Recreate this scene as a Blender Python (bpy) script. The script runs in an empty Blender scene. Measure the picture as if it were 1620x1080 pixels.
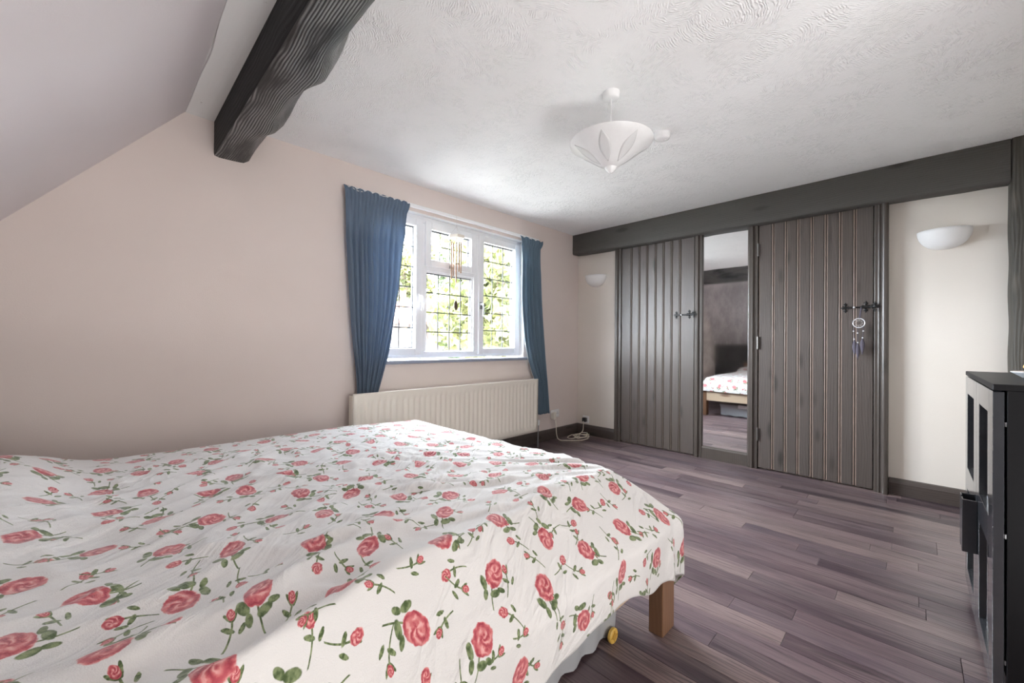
import bpy, bmesh, math, random
import numpy as np
from mathutils import Vector, Matrix

random.seed(7)
rng = np.random.default_rng(7)
SC = bpy.context.scene
COL = SC.collection
PI = math.pi

# ------------------------------------------------------------------ camera
CAM = Vector((0, 0, 1.06))
yaw, pitch, roll = math.radians(44.75), math.radians(.31), math.radians(.48)
F0 = Vector((math.cos(yaw), math.sin(yaw), 0)); R0 = Vector((math.sin(yaw), -math.cos(yaw), 0)); U0 = Vector((0, 0, 1))
Fv = F0*math.cos(pitch)+U0*math.sin(pitch); U1 = U0*math.cos(pitch)-F0*math.sin(pitch)
Rv = R0*math.cos(roll)+U1*math.sin(roll); Uv = U1*math.cos(roll)-R0*math.sin(roll)
cd = bpy.data.cameras.new('camera'); cam = bpy.data.objects.new('camera', cd); COL.objects.link(cam)
cd.sensor_width = 36; cd.lens = 36*643.6/1620; cd.clip_start = .02; cd.clip_end = 300
cam.matrix_world = Matrix(((Rv.x, Uv.x, -Fv.x, CAM.x), (Rv.y, Uv.y, -Fv.y, CAM.y), (Rv.z, Uv.z, -Fv.z, CAM.z), (0, 0, 0, 1)))
SC.camera = cam

# ------------------------------------------------------------------ light
w = bpy.data.worlds.new('sky'); SC.world = w; w.use_nodes = True
wn = w.node_tree
bg = wn.nodes['Background']
tc = wn.nodes.new('ShaderNodeTexCoord'); nz = wn.nodes.new('ShaderNodeTexNoise'); nz.inputs['Scale'].default_value = 2.2
nz.inputs['Detail'].default_value = 5
cr = wn.nodes.new('ShaderNodeValToRGB')
cr.color_ramp.elements[0].color = (.72, .85, 1, 1); cr.color_ramp.elements[0].position = .35
cr.color_ramp.elements[1].color = (.92, .97, 1, 1); cr.color_ramp.elements[1].position = .6
wn.links.new(tc.outputs['Generated'], nz.inputs['Vector']); wn.links.new(nz.outputs['Fac'], cr.inputs['Fac'])
wn.links.new(cr.outputs['Color'], bg.inputs['Color'])
bg.inputs['Strength'].default_value = 66.0

sd = bpy.data.lights.new('sun', 'SUN'); sd.energy = 14.0; sd.angle = math.radians(2); sd.color = (1, .95, .86)
sun = bpy.data.objects.new('sun', sd); COL.objects.link(sun)
sun.rotation_euler = Vector((.35, 1, -1.15)).to_track_quat('-Z', 'Y').to_euler()

fd = bpy.data.lights.new('added_fill', 'AREA'); fd.shape = 'RECTANGLE'; fd.size = 2.2; fd.size_y = 1.8; fd.energy = 58; fd.color = (1, .985, .965)  # unseen lamp added behind the camera to lift the room evenly
fill = bpy.data.objects.new('added_fill', fd); COL.objects.link(fill)
fill.location = (.5, -3.9, 1.25)
fill.rotation_euler = Vector((.12, 1, .12)).to_track_quat('-Z', 'Y').to_euler()

bd = bpy.data.lights.new('added_bounce', 'AREA'); bd.shape = 'RECTANGLE'; bd.size = 1.4; bd.size_y = .8; bd.energy = 50; bd.color = (1, .99, .98)  # added unseen lamp facing up, brightens the ceiling
bounce = bpy.data.objects.new('added_bounce', bd); COL.objects.link(bounce)
bounce.location = (.80, -1.40, .10)
bounce.rotation_euler = Vector((.06, .04, 1)).to_track_quat('-Z', 'Y').to_euler()

pd = bpy.data.lights.new('window_portal', 'AREA'); pd.shape = 'RECTANGLE'; pd.size = 1.75; pd.size_y = 1.21; pd.cycles.is_portal = True
portal = bpy.data.objects.new('window_portal', pd); COL.objects.link(portal)
portal.location = (2.21, 3.09, 1.52); portal.rotation_euler = Vector((0, -1, 0)).to_track_quat('-Z', 'Z').to_euler()

SC.view_settings.view_transform = 'Standard'; SC.view_settings.look = 'None'
SC.view_settings.gamma = 1; SC.view_settings.use_curve_mapping = False
SC.view_settings.exposure = 0.48
SC.cycles.max_bounces = 10; SC.cycles.diffuse_bounces = 6; SC.cycles.glossy_bounces = 4
SC.cycles.transparent_max_bounces = 12
SC.cycles.use_denoising = True
SC.cycles.caustics_reflective = False; SC.cycles.caustics_refractive = False

# ------------------------------------------------------------------ node helpers
class X:
    """a scalar socket with arithmetic"""
    def __init__(s, nt, k): s.nt, s.k = nt, k
    def m(s, op, b=None, c=None):
        n = s.nt.nodes.new('ShaderNodeMath'); n.operation = op
        for i, v in enumerate((s, b, c)):
            if v is None: continue
            if isinstance(v, X): s.nt.links.new(v.k, n.inputs[i])
            else: n.inputs[i].default_value = v
        return X(s.nt, n.outputs[0])
    def __add__(s, b): return s.m('ADD', b)
    __radd__ = __add__
    def __sub__(s, b): return s.m('SUBTRACT', b)
    def __rsub__(s, b): return (s*-1)+b
    def __mul__(s, b): return s.m('MULTIPLY', b)
    __rmul__ = __mul__
    def __truediv__(s, b): return s.m('DIVIDE', b)
    def sin(s): return s.m('SINE')
    def cos(s): return s.m('COSINE')
    def floor(s): return s.m('FLOOR')
    def abs(s): return s.m('ABSOLUTE')
    def step(s, a, b):
        n = s.nt.nodes.new('ShaderNodeMapRange'); n.interpolation_type = 'SMOOTHSTEP'
        s.nt.links.new(s.k, n.inputs[0]); n.inputs[1].default_value = a; n.inputs[2].default_value = b
        return X(s.nt, n.outputs[0])

class Mat:
    def __init__(s, name, base=(.8, .8, .8), rough=.5, metal=0.0, spec=.5, **kw):
        s.m = bpy.data.materials.new(name); s.m.use_nodes = True; s.nt = s.m.node_tree
        s.b = s.nt.nodes['Principled BSDF']
        s.set('Base Color', base); s.set('Roughness', rough); s.set('Metallic', metal); s.set('Specular IOR Level', spec)
        for k, v in kw.items(): s.set(k.replace('_', ' '), v)
    def set(s, k, v):
        i = s.b.inputs[k]
        if isinstance(v, X): s.nt.links.new(v.k, i)
        elif isinstance(v, bpy.types.NodeSocket): s.nt.links.new(v, i)
        elif isinstance(v, tuple): i.default_value = (*v, 1) if len(v) == 3 else v
        else: i.default_value = v
    def n(s, t, ins=None, **props):
        nd = s.nt.nodes.new('ShaderNode'+t)
        for k, v in props.items(): setattr(nd, k, v)
        for k, v in (ins or {}).items():
            i = nd.inputs[k]
            if isinstance(v, X): s.nt.links.new(v.k, i)
            elif isinstance(v, bpy.types.NodeSocket): s.nt.links.new(v, i)
            elif isinstance(v, tuple) and len(v) == 3 and i.type == 'RGBA': i.default_value = (*v, 1)
            else: i.default_value = v
        return nd
    def xyz(s, kind='Object'):
        c = s.n('TexCoord').outputs[kind]; q = s.n('SeparateXYZ', {0: c})
        return [X(s.nt, q.outputs[i]) for i in range(3)]
    def vec(s, x, y, z=0.0): return s.n('CombineXYZ', {0: x, 1: y, 2: z}).outputs[0]
    def noise(s, vec, scale, detail=3, rough=.5, dist=0.0):
        return X(s.nt, s.n('TexNoise', {'Vector': vec, 'Scale': scale, 'Detail': detail, 'Roughness': rough, 'Distortion': dist}).outputs['Fac'])
    def mix(s, f, a, b):
        n = s.nt.nodes.new('ShaderNodeMix'); n.data_type = 'RGBA'
        for i, v in ((0, f), (6, a), (7, b)):
            k = n.inputs[i]
            if isinstance(v, X): s.nt.links.new(v.k, k)
            elif isinstance(v, bpy.types.NodeSocket): s.nt.links.new(v, k)
            elif isinstance(v, tuple): k.default_value = (*v, 1)
            else: k.default_value = v
        return n.outputs[2]
    def ramp(s, f, stops):
        n = s.nt.nodes.new('ShaderNodeValToRGB'); s.nt.links.new(f.k, n.inputs[0]); e = n.color_ramp.elements
        while len(e) < len(stops): e.new(.5)
        for q, (p, c) in zip(e, stops): q.position = p; q.color = (*c, 1)
        return n.outputs[0]
    def bump(s, h, dist=.002, strength=1.0):
        n = s.n('Bump', {'Height': h, 'Distance': dist, 'Strength': strength}); s.nt.links.new(n.outputs[0], s.b.inputs['Normal'])
    def rnd(s): return X(s.nt, s.n('ObjectInfo').outputs['Random'])

def plain(name, base, rough=.5, metal=0.0, amount=.06, scale=30, **kw):
    m = Mat(name, base, rough, metal, **kw)
    x, y, z = m.xyz(); n = m.noise(m.vec(x, y, z), scale, 3)
    m.set('Base Color', m.mix(n, tuple(c*(1-amount) for c in base), tuple(min(1, c*(1+amount)) for c in base)))
    return m

# ------------------------------------------------------------------ materials
def wall_paint(name, a, b):
    m = Mat(name, a, .75, spec=.25)
    x, y, z = m.xyz('Object'); v = m.vec(x, y, z)
    m.set('Base Color', m.mix(m.noise(v, 1.3, 4).step(.3, .7), a, b))
    m.bump(m.noise(v, 160, 4, .6) + m.noise(v, 14, 3)*.8, .0009, .6)
    return m
M_wallw = wall_paint('pink_beige_wall_paint', (.70, .615, .575), (.735, .65, .61))
M_walld = wall_paint('cream_wall_paint', (.73, .675, .61), (.765, .71, .65))
M_slope = wall_paint('pale_mauve_wall_paint', (.74, .69, .705), (.77, .725, .74))
M_dark = wall_paint('charcoal_wall_paint', (.09, .088, .09), (.12, .118, .12))

def artex():
    m = Mat('combed_plaster', (.91, .91, .912), .7, spec=.3)
    x, y, z = m.xyz()
    warp = m.noise(m.vec(x, y, 0.0), 3.0, 2)
    wx = x + (warp-.5)*.5; wy = y + (m.noise(m.vec(x+7.3, y, 0.0), 3.0, 2)-.5)*.5
    vo = m.n('TexVoronoi', {'Vector': m.vec(wx, wy, 0.0), 'Scale': 5.4}, voronoi_dimensions='2D')
    c = m.n('SeparateColor', {0: vo.outputs['Color']}); r, g, b = [X(m.nt, c.outputs[i]) for i in range(3)]
    ang = r*6.283
    u = x*ang.cos()+y*ang.sin(); t = y*ang.cos()-x*ang.sin()
    q = m.n('SeparateXYZ', {0: vo.outputs['Position']})
    px, py = X(m.nt, q.outputs[0])/1.0, X(m.nt, q.outputs[1])/1.0
    du = (x-px)+(g-.5)*.5; dv = (y-py)+(b-.5)*.5
    rad = (du*du+dv*dv).m('SQRT')
    fine = m.noise(m.vec(x, y, 0.0), 26, 3)
    grit_ = m.noise(m.vec(x, y, 4.0), 60, 2)
    wave = (rad*640 + fine*18 + grit_*5).sin()*.5+.5
    patch = m.noise(m.vec(x, y, 1.0), 6.0, 3).step(.32, .6)
    grit = m.noise(m.vec(x, y, 2.0), 70, 4, .65)
    h = wave*patch*(m.noise(m.vec(x, y, 5.), 40, 2).step(.35, .6))*.9 + grit*.75 + fine*.25
    m.bump(h, .0042, .7)
    return m
M_ceil = artex()

def dark_wood(name, a, b, knot, axis, rough=.42, bump=.0012, tint=None, spec=.5):
    """stained boards: grain along the given axis (0 x, 1 y, 2 z), knots, differing per object"""
    m = Mat(name, a, rough, spec=spec)
    p = m.xyz(); r = m.rnd()*37.0
    L = p[axis]; o = [p[i] for i in range(3) if i != axis]
    v = m.vec(L*.35, o[0]+r, o[1])
    warp = m.noise(m.vec(L*1.6, (o[0]+r)*6.0, o[1]*6.0), 1.0, 3)
    g = ((o[0]+o[1])*420.0 + warp*26.0 + r).sin()*.5+.5
    g2 = m.noise(m.vec(L*5.0, (o[0]+r)*180.0, o[1]*180.0), 1.0, 4, .6)
    kn = m.n('TexVoronoi', {'Vector': m.vec(L*2.6, (o[0]+o[1])*9.0+r, r), 'Scale': 1.0, 'Randomness': 1.0})
    kd = X(m.nt, kn.outputs['Distance']) + (warp-.5)*.25
    kmask = 1.0-kd.step(.05, .26)
    base = m.mix(g*.35+g2*.65, a, b)
    base = m.mix(m.noise(m.vec(L*.9, o[0]*5.0+r, o[1]*5.0), 1.0, 3).step(.35, .75)*.5, base, tint or b)
    base = m.mix(kmask*.75, base, knot)
    m.set('Base Color', base)
    m.set('Roughness', g2*.25+(rough-.12))
    m.bump(g2*.7+g*.5+kmask*.4, bump, .6)
    return m
M_door = dark_wood('dark_stained_boards', (.066, .054, .048), (.112, .092, .082), (.028, .023, .02), 2, .40, tint=(.085, .066, .055))
M_dooredge = plain('tan_board_edges', (.26, .185, .15), .42, amount=.3, scale=18)  # paler tan on the board chamfers and beads
M_dooredge2 = plain('dark_tan_board_edges', (.13, .10, .08), .42, amount=.3, scale=18)
M_jamb = dark_wood('dark_stained_mouldings', (.055, .044, .038), (.09, .074, .063), (.03, .025, .02), 2, .34, .0003)
M_skirt = dark_wood('dark_brown_skirting', (.052, .040, .035), (.085, .066, .058), (.03, .024, .02), 1, .4)
M_skirtx = dark_wood('dark_brown_skirting_long', (.052, .040, .035), (.085, .066, .058), (.03, .024, .02), 0, .4)
M_wbeam = dark_wood('charcoal_hewn_timber', (.058, .055, .050), (.095, .090, .082), (.035, .03, .028), 1, .6, .003, spec=.35)
M_post = dark_wood('charcoal_hewn_post', (.042, .038, .031), (.075, .067, .055), (.12, .105, .085), 2, .6, .004, spec=.35)
M_pine = dark_wood('honey_pine_shaded', (.17, .088, .047), (.235, .125, .068), (.15, .06, .03), 2, .45, .0006)  # leg copy of the pine, darkened as if shaded from the window
M_piney = dark_wood('honey_pine_rail', (.52, .39, .27), (.60, .47, .34), (.15, .06, .03), 1, .45, .0006)
M_pinex = dark_wood('honey_pine_side_rail', (.52, .39, .27), (.60, .47, .34), (.15, .06, .03), 0, .45, .0006)

def waney(name, lo, hi, k, depth, rough, spec):
    m = Mat(name, lo, rough, spec=spec)
    x, y, z = m.xyz()
    w1 = m.noise(m.vec(x*4.0, y*2.6, z*4.0), 1.0, 3)
    big = m.noise(m.vec(x*1.8, y*1.3, z*1.8), 1.0, 2)
    bands = ((x+z*.8)*k + w1*16.0 + big*42.0).sin()*.5+.5
    amp = m.noise(m.vec(x*9., y*2.5, z*9.), 1., 3).step(.3, .62)
    fine = m.noise(m.vec(x*150., y*5., z*150.), 1., 4, .65)
    sp = m.noise(m.vec(x, y, z), 90, 2).step(.75, .79)
    g = bands*amp*.75+fine*.5
    m.set('Base Color', m.mix(sp, m.mix(g.step(.25, .95), lo, hi), (.3, .3, .3)))
    m.set('Roughness', rough+.1-fine*.2)
    m.bump(g, depth, .9)
    return m
M_waney = waney('black_waney_oak_face', (.006, .006, .007), (.014, .014, .015), 300.0, .002, .6, .2)
M_waney2 = waney('black_waney_oak_grey_underside', (.012, .012, .013), (.24, .236, .232), 600.0, .0045, .42, .5)  # greyer grain on the underside than on the side face
def whiteboard():
    m = Mat('rough_white_board', (.90, .90, .89), .6)
    x, y, z = m.xyz()
    g = m.noise(m.vec(x*60, y*3, z), 1, 4); sp = m.noise(m.vec(x*30, y*18, z), 1, 3).step(.70, .78)
    m.set('Base Color', m.mix(sp, (.90, .90, .89), (.45, .44, .42)))
    m.bump(g+m.noise(m.vec(x, y, z), 60, 3)*.6, .003, .6)
    return m
M_white_board = whiteboard()

def floor_mat():
    m = Mat('purple_brown_laminate', (.1, .07, .07), .3, spec=.75)
    x, y, z = m.xyz(); r = m.rnd(); o = r*91.0
    base = m.ramp(r, [(0, (.048, .032, .041)), (.2, (.098, .062, .072)), (.4, (.16, .110, .117)), (.58, (.072, .050, .066)),
                      (.78, (.215, .155, .150)), (1, (.058, .042, .056))])
    warp = m.noise(m.vec(x*9.0+o, y*1.5+o, 0.0), 1.0, 2)
    ring = ((x+.03*(r-.5))*330.0 + warp*44.0).sin()*.5+.5
    fine = m.noise(m.vec(x*150.0+o, y*5.0, 0.0), 1.0, 5, .7)
    pores = fine.step(.46, .66)
    cath = (ring*m.noise(m.vec(x*14+o, y*2., 1.0), 1, 2).step(.42, .62))
    c = m.mix(pores*.7, base, (.026, .018, .021))
    c = m.mix(cath*.4, c, (.30, .225, .215))
    line = ring.step(.72, .95)*m.noise(m.vec(x*11+o, y*1.6, 7.0), 1, 3).step(.44, .58)
    c = m.mix(line*.65, c, (.028, .020, .023))
    c = m.mix(m.noise(m.vec(x*20+o, y*.9, 3.0), 1, 3).step(.45, .8)*.35, c, (.24, .18, .175))
    m.set('Base Color', c)
    dust = m.noise(m.vec(x, y, 0.0), 3.5, 4)
    m.set('Roughness', .25+pores*.12+dust*.08)
    m.bump(fine*.8+ring*.2, .0005, .6)
    return m
M_floor = floor_mat()
M_joint = plain('floor_joint_dark', (.02, .015, .015), .8)  # dark sub-base between the strips

M_upvc = plain('white_window_plastic', (.84, .85, .87), .28, amount=.01)
M_rub = plain('grey_gasket', (.12, .12, .13), .6)
M_lead = plain('lead_strip', (.07, .07, .075), .5, .4)
M_sill = plain('blue_grey_sill', (.26, .29, .36), .35)  # one blue-grey tone over the whole sill
M_reveal = plain('white_reveal_paint', (.8, .8, .79), .7, amount=.02)
M_handle = plain('white_handle', (.8, .8, .81), .25)
M_metal = plain('dull_steel', (.25, .25, .26), .35, .8)
M_iron = plain('black_iron', (.018, .018, .018), .38, .5, amount=.3, scale=150)
M_hinge = plain('dull_iron_hinge', (.16, .15, .14), .4, .7)
M_rad = plain('cream_radiator_enamel', (.80, .755, .67), .35, amount=.015)
M_plaster = plain('white_plaster_bowl', (.84, .835, .83), .5, amount=.015)
M_plastic = plain('white_plastic', (.84, .84, .84), .35, amount=.01)
M_cream_pl = plain('cream_plastic', (.80, .76, .68), .4, amount=.02)
M_black_pl = plain('black_plastic', (.015, .015, .016), .4)
M_cord = plain('cream_cable', (.74, .69, .58), .45, amount=.03)

def glass(name, tint=(1, 1, 1), refl=.08):
    m = Mat(name, tint)
    nt = m.nt; out = nt.nodes['Material Output']
    tr = m.n('BsdfTransparent', {'Color': tint}); gl = m.n('BsdfGlossy', {'Color': (1, 1, 1), 'Roughness': .01})
    bf = X(nt, m.n('NewGeometry').outputs['Backfacing'])
    fr = m.n('Fresnel', {'IOR': bf*(1/1.45-1.45)+1.45})
    mx = m.n('MixShader'); nt.links.new(fr.outputs[0], mx.inputs[0]); nt.links.new(tr.outputs[0], mx.inputs[1]); nt.links.new(gl.outputs[0], mx.inputs[2])
    nt.links.new(mx.outputs[0], out.inputs[0]); nt.nodes.remove(m.b)
    return m
M_glass = glass('clear_glazing'); M_cabglass = glass('cabinet_glass', (.9, .93, .93))

def mirror_mat():
    m = Mat('mirror_dark_reflection', (.74, .75, .76), .02, 1.0)
    x, y, z = m.xyz()
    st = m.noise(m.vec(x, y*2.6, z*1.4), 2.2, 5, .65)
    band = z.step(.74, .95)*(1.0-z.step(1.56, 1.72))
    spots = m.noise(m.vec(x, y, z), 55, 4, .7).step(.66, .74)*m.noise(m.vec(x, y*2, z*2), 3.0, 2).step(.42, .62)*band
    refl_dark = (st.step(.3, .65)*.45+.55)*band  # dark reflected wall painted into the mirror colour, between beam and bed top
    m.set('Base Color', m.mix(spots*.8, m.mix(refl_dark*.8, (.88, .89, .90), (.30, .31, .315)), (.75, .75, .75)))
    m.set('Roughness', .02+spots*.5+refl_dark*.05)
    return m
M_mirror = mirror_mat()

def fabric(name, a, b, trans=.25, scale=900):
    m = Mat(name, a, .85, spec=.15)
    x, y, z = m.xyz()
    n = m.noise(m.vec(x*60, y*60, z*8), 1, 3)
    m.set('Base Color', m.mix(n, a, b))
    t = m.n('BsdfTranslucent', {'Color': m.mix(n, a, b)}); mx = m.n('MixShader', {0: trans})
    m.nt.links.new(m.b.outputs[0], mx.inputs[1]); m.nt.links.new(t.outputs[0], mx.inputs[2])
    m.nt.links.new(mx.outputs[0], m.nt.nodes['Material Output'].inputs[0])
    m.bump(m.noise(m.vec(x, y, z), scale, 2), .0006, .4)
    return m
M_curt = fabric('denim_blue_cotton', (.165, .222, .305), (.21, .27, .35), .3)
M_curt2 = fabric('teal_blue_cotton', (.145, .215, .28), (.175, .25, .32), .3)
M_lining = fabric('white_curtain_lining', (.8, .8, .8), (.84, .84, .84), .3)

M_cab = plain('black_brown_cabinet_foil', (.006, .006, .007), .4, amount=.15, scale=60, Specular_IOR_Level=.25)
M_cabfront = plain('black_cabinet_door_foil', (.035, .037, .042), .16, amount=.1, scale=60, Specular_IOR_Level=.9, Coat_Weight=.5, Coat_Roughness=.1)
M_tub = Mat('clear_storage_plastic', (.52, .54, .56), .25); M_tub.set('Alpha', .85)
M_yellow = plain('yellow_wheel_plastic', (.72, .46, .10), .35)
M_mattress = fabric('white_mattress_ticking', (.7, .7, .68), (.76, .76, .74), .0)
M_copper = plain('copper_tube', (.30, .185, .12), .4, .6)
M_bamboo = plain('pale_disc_wood', (.72, .66, .58), .5)
M_thread = plain('pale_thread', (.6, .58, .56), .7)
M_lilac = fabric('lilac_ribbon', (.075, .068, .085), (.15, .135, .17), .1)
M_bead = plain('silvery_bead', (.75, .75, .78), .25, .3)

def rose_cloth():
    m = Mat('rose_print_cotton', (.8, .8, .8), .8, spec=.2)
    nt = m.nt
    uv = m.n('TexCoord').outputs['UV']; q = m.n('SeparateXYZ', {0: uv}); U, V = X(nt, q.outputs[0]), X(nt, q.outputs[1])
    wob = m.noise(m.vec(U, V, 0.0), 60, 2)
    col = m.mix(m.noise(m.vec(U, V, 3.0), 5, 3), (.69, .675, .66), (.73, .72, .71))
    def motif(col, cell, ox, oy, seed, rx, ry, jit, bud):
        px = U/cell+ox; py = V/cell+oy
        ix, iy = px.floor(), py.floor()
        wc = m.n('TexWhiteNoise', {'Vector': m.vec(ix, iy, seed)}, noise_dimensions='3D').outputs['Color']
        s = m.n('SeparateColor', {0: wc}); a, b, c = [X(nt, s.outputs[i]) for i in range(3)]
        fx = (px-ix-.5+(a-.5)*jit)*cell; fy = (py-iy-.5+(b-.5)*jit)*cell
        ang = c*6.283; ca, sa = ang.cos(), ang.sin()
        x = fx*ca+fy*sa; y = fy*ca-fx*sa
        nn = m.noise(m.vec(x+ix*.37, y+iy*.73, seed), 75 if not bud else 150, 2)
        def ell(cx, cy, ax, ay, th, w=.3):
            ct, s_ = math.cos(th), math.sin(th)
            u = ((x-cx)*ct+(y-cy)*s_)/ax; v = ((y-cy)*ct-(x-cx)*s_)/ay
            return (u*u+v*v).m('SQRT') + (nn-.5)*w
        # stem and leaves
        leafc = m.mix(nn.step(.35, .65), (.065, .10, .035), (.23, .28, .14))
        if bud:
            stem = (1.0-((x-(y*y)*9.0).abs()).step(.0012, .0022))*y.step(-.055, -.053)*(1.0-y.step(-.005, 0.0))
            L = [(.010, -.022, .0045, .011, -.8), (-.009, -.030, .004, .010, .8), (.005, -.004, .003, .011, -.5), (-.006, -.003, .003, .011, .5)]
        else:
            stem = (1.0-((x+(y*y)*5.0).abs()).step(.0012, .0024))*y.step(-.072, -.070)*(1.0-y.step(-.01, 0.0))
            L = [(.019, -.034, .0085, .0155, -.9), (-.017, -.037, .0085, .015, .8), (.005, -.052, .0065, .012, -.3), (-.030, -.022, .006, .011, 1.3)]
        mask = stem
        for l in L: mask = mask.m('MAXIMUM', 1.0-ell(*l, .45).step(.85, 1.05))
        col = m.mix(mask, col, leafc)
        d = ell(0, 0, rx, ry, 0.0, .42)
        fm = 1.0-d.step(.92, 1.03)
        at = y.m('ARCTAN2', x)
        d2 = ell(.0, ry*.25, rx, ry, .3, .25)
        pet = (d2*11.0+at*2.0+nn*5.0).sin()*.5+.5
        pet2 = (at*5.0+d*6.0+nn*4.0).sin()*.5+.5
        k = pet*.6+pet2*.25+nn*.3
        fc = m.ramp(k, [(.1, (.30, .035, .055)), (.42, (.48, .095, .115)), (.75, (.60, .19, .19)), (1, (.74, .40, .38))])
        return m.mix(fm, col, fc)
    C = .225
    col = motif(col, C, .5, .0, 11.0, .0105, .014, .28, True)
    col = motif(col, C, .0, .5, 12.0, .0105, .014, .28, True)
    col = motif(col, C*.5, .25, .25, 15.0, .0065, .0095, .35, True)
    col = motif(col, C, .0, .0, 13.0, .027, .031, .16, False)
    col = motif(col, C, .5, .5, 14.0, .0245, .033, .16, False)
    m.set('Base Color', col)
    m.set('Sheen Weight', .5); m.set('Sheen Roughness', .4)
    f = m.noise(m.vec(U, V, 0.0), 420, 3, .7)
    uu, vv = U*.85-V*.5, V*.85+U*.5
    rn = m.noise(m.vec(uu*1.1, vv*3.0, 8.0), 4.5, 3, .5, .6)
    cre = (1.0-(rn*2.0-1.0).abs()*3.2).m('MAXIMUM', 0.0)*m.noise(m.vec(U, V, 6.0), 3.0, 2).step(.36, .62)
    m.bump(f+wob*.5+m.noise(m.vec(U, V*2.2, 5.0), 16, 4, .6)*2.0 + cre*3.2, .0026, .7)
    return m
M_rose = rose_cloth()

# ------------------------------------------------------------------ object helpers
ORIG = {}
def origin(o): return ORIG.get(o.name, Vector((0, 0, 0))) if o else Vector((0, 0, 0))
def tag(o, label=None, cat=None, group=None, kind=None):
    if label: o['label'] = label
    if cat: o['category'] = cat
    if group: o['group'] = group
    if kind: o['kind'] = kind
    return o
def root(name, loc, label, cat, group=None, kind=None):
    o = bpy.data.objects.new(name, None); COL.objects.link(o); o.location = loc; o.empty_display_size = .05
    ORIG[o.name] = Vector(loc)
    return tag(o, label, cat, group, kind)
def obj(name, bm, mat, parent=None, smooth=False, bevel=0, at=None, mats=None, seg=1):
    """link a bmesh (world coordinates) as one mesh object under its parent"""
    o0 = Vector(at) if at is not None else origin(parent)
    base = origin(parent)
    me = bpy.data.meshes.new(name)
    bmesh.ops.translate(bm, verts=bm.verts, vec=-o0)
    bmesh.ops.recalc_face_normals(bm, faces=bm.faces)
    if smooth:
        for f in bm.faces: f.smooth = True
    bm.to_mesh(me); bm.free()
    for q in (mats or [mat]): me.materials.append(q.m)
    o = bpy.data.objects.new(name, me); COL.objects.link(o)
    o.parent = parent; o.location = o0-base; ORIG[o.name] = o0
    if bevel:
        b = o.modifiers.new('bevel', 'BEVEL'); b.width = bevel; b.segments = seg; b.limit_method = 'ANGLE'; b.angle_limit = math.radians(40)
    if smooth and bevel == 0:
        try: me.set_sharp_from_angle(angle=math.radians(50))
        except Exception: pass
    return o
def B(): return bmesh.new()
def box(bm, x0, x1, y0, y1, z0, z1, mi=0):
    vs = [bm.verts.new((x, y, z)) for z in (z0, z1) for x, y in ((x0, y0), (x1, y0), (x1, y1), (x0, y1))]
    for q in ((0, 1, 2, 3), (4, 5, 6, 7), (0, 1, 5, 4), (1, 2, 6, 5), (2, 3, 7, 6), (3, 0, 4, 7)):
        f = bm.faces.new([vs[i] for i in q]); f.material_index = mi
    return bm
def prism(bm, pts, z0, z1, mi=None):
    """vertical prism over a list of (x, y)"""
    a = [bm.verts.new((x, y, z0)) for x, y in pts]; b = [bm.verts.new((x, y, z1)) for x, y in pts]
    n = len(pts)
    bm.faces.new(a); bm.faces.new(b)
    for i in range(n):
        f = bm.faces.new((a[i], a[(i+1) % n], b[(i+1) % n], b[i]))
        if mi: f.material_index = mi[i]
    return bm
def extr(bm, pts, axis, c0, c1):
    """prism of a profile; pts are the two other coordinates in xyz order"""
    def P(p, c):
        v = list(p); v.insert(axis, c); return v
    a = [bm.verts.new(P(p, c0)) for p in pts]; b = [bm.verts.new(P(p, c1)) for p in pts]; n = len(pts)
    bm.faces.new(a); bm.faces.new(b)
    for i in range(n): bm.faces.new((a[i], a[(i+1) % n], b[(i+1) % n], b[i]))
    return bm
def tube(bm, pts, r, seg=8, cap=True):
    pts = [Vector(p) for p in pts]; rings = []
    rad = r if isinstance(r, (list, tuple)) else [r]*len(pts)
    up = None
    for i, p in enumerate(pts):
        d = (pts[min(i+1, len(pts)-1)]-pts[max(i-1, 0)]).normalized()
        if up is None: up = d.orthogonal().normalized()
        up = (up-d*up.dot(d)).normalized(); s = d.cross(up)
        rings.append([bm.verts.new(p+(up*math.cos(2*PI*k/seg)+s*math.sin(2*PI*k/seg))*rad[i]) for k in range(seg)])
    for A, Bb in zip(rings, rings[1:]):
        for k in range(seg): bm.faces.new((A[k], A[(k+1) % seg], Bb[(k+1) % seg], Bb[k]))
    if cap:
        bm.faces.new(rings[0]); bm.faces.new(rings[-1])
    return bm
def lathe(bm, prof, c, seg=32, a0=0, a1=2*PI):
    full = abs(a1-a0-2*PI) < 1e-6; n = seg if full else seg+1
    rings = []
    for r, z in prof:
        if r < 1e-6: rings.append([bm.verts.new((c[0], c[1], c[2]+z))]); continue
        rings.append([bm.verts.new((c[0]+r*math.cos(a0+(a1-a0)*k/seg), c[1]+r*math.sin(a0+(a1-a0)*k/seg), c[2]+z)) for k in range(n)])
    for A, Q in zip(rings, rings[1:]):
        for k in range(seg):
            i, j = k, (k+1) % n
            if len(A) == 1 and len(Q) == 1: continue
            if len(A) == 1: bm.faces.new((A[0], Q[j], Q[i]))
            elif len(Q) == 1: bm.faces.new((A[i], A[j], Q[0]))
            else: bm.faces.new((A[i], A[j], Q[j], Q[i]))
    return bm
def ball(bm, c, r, seg=10, sc=(1, 1, 1)):
    m = Matrix.Translation(c) @ Matrix.Diagonal((*sc, 1))
    bmesh.ops.create_uvsphere(bm, u_segments=seg, v_segments=max(5, seg//2+1), radius=r, matrix=m)
    return bm
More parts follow.
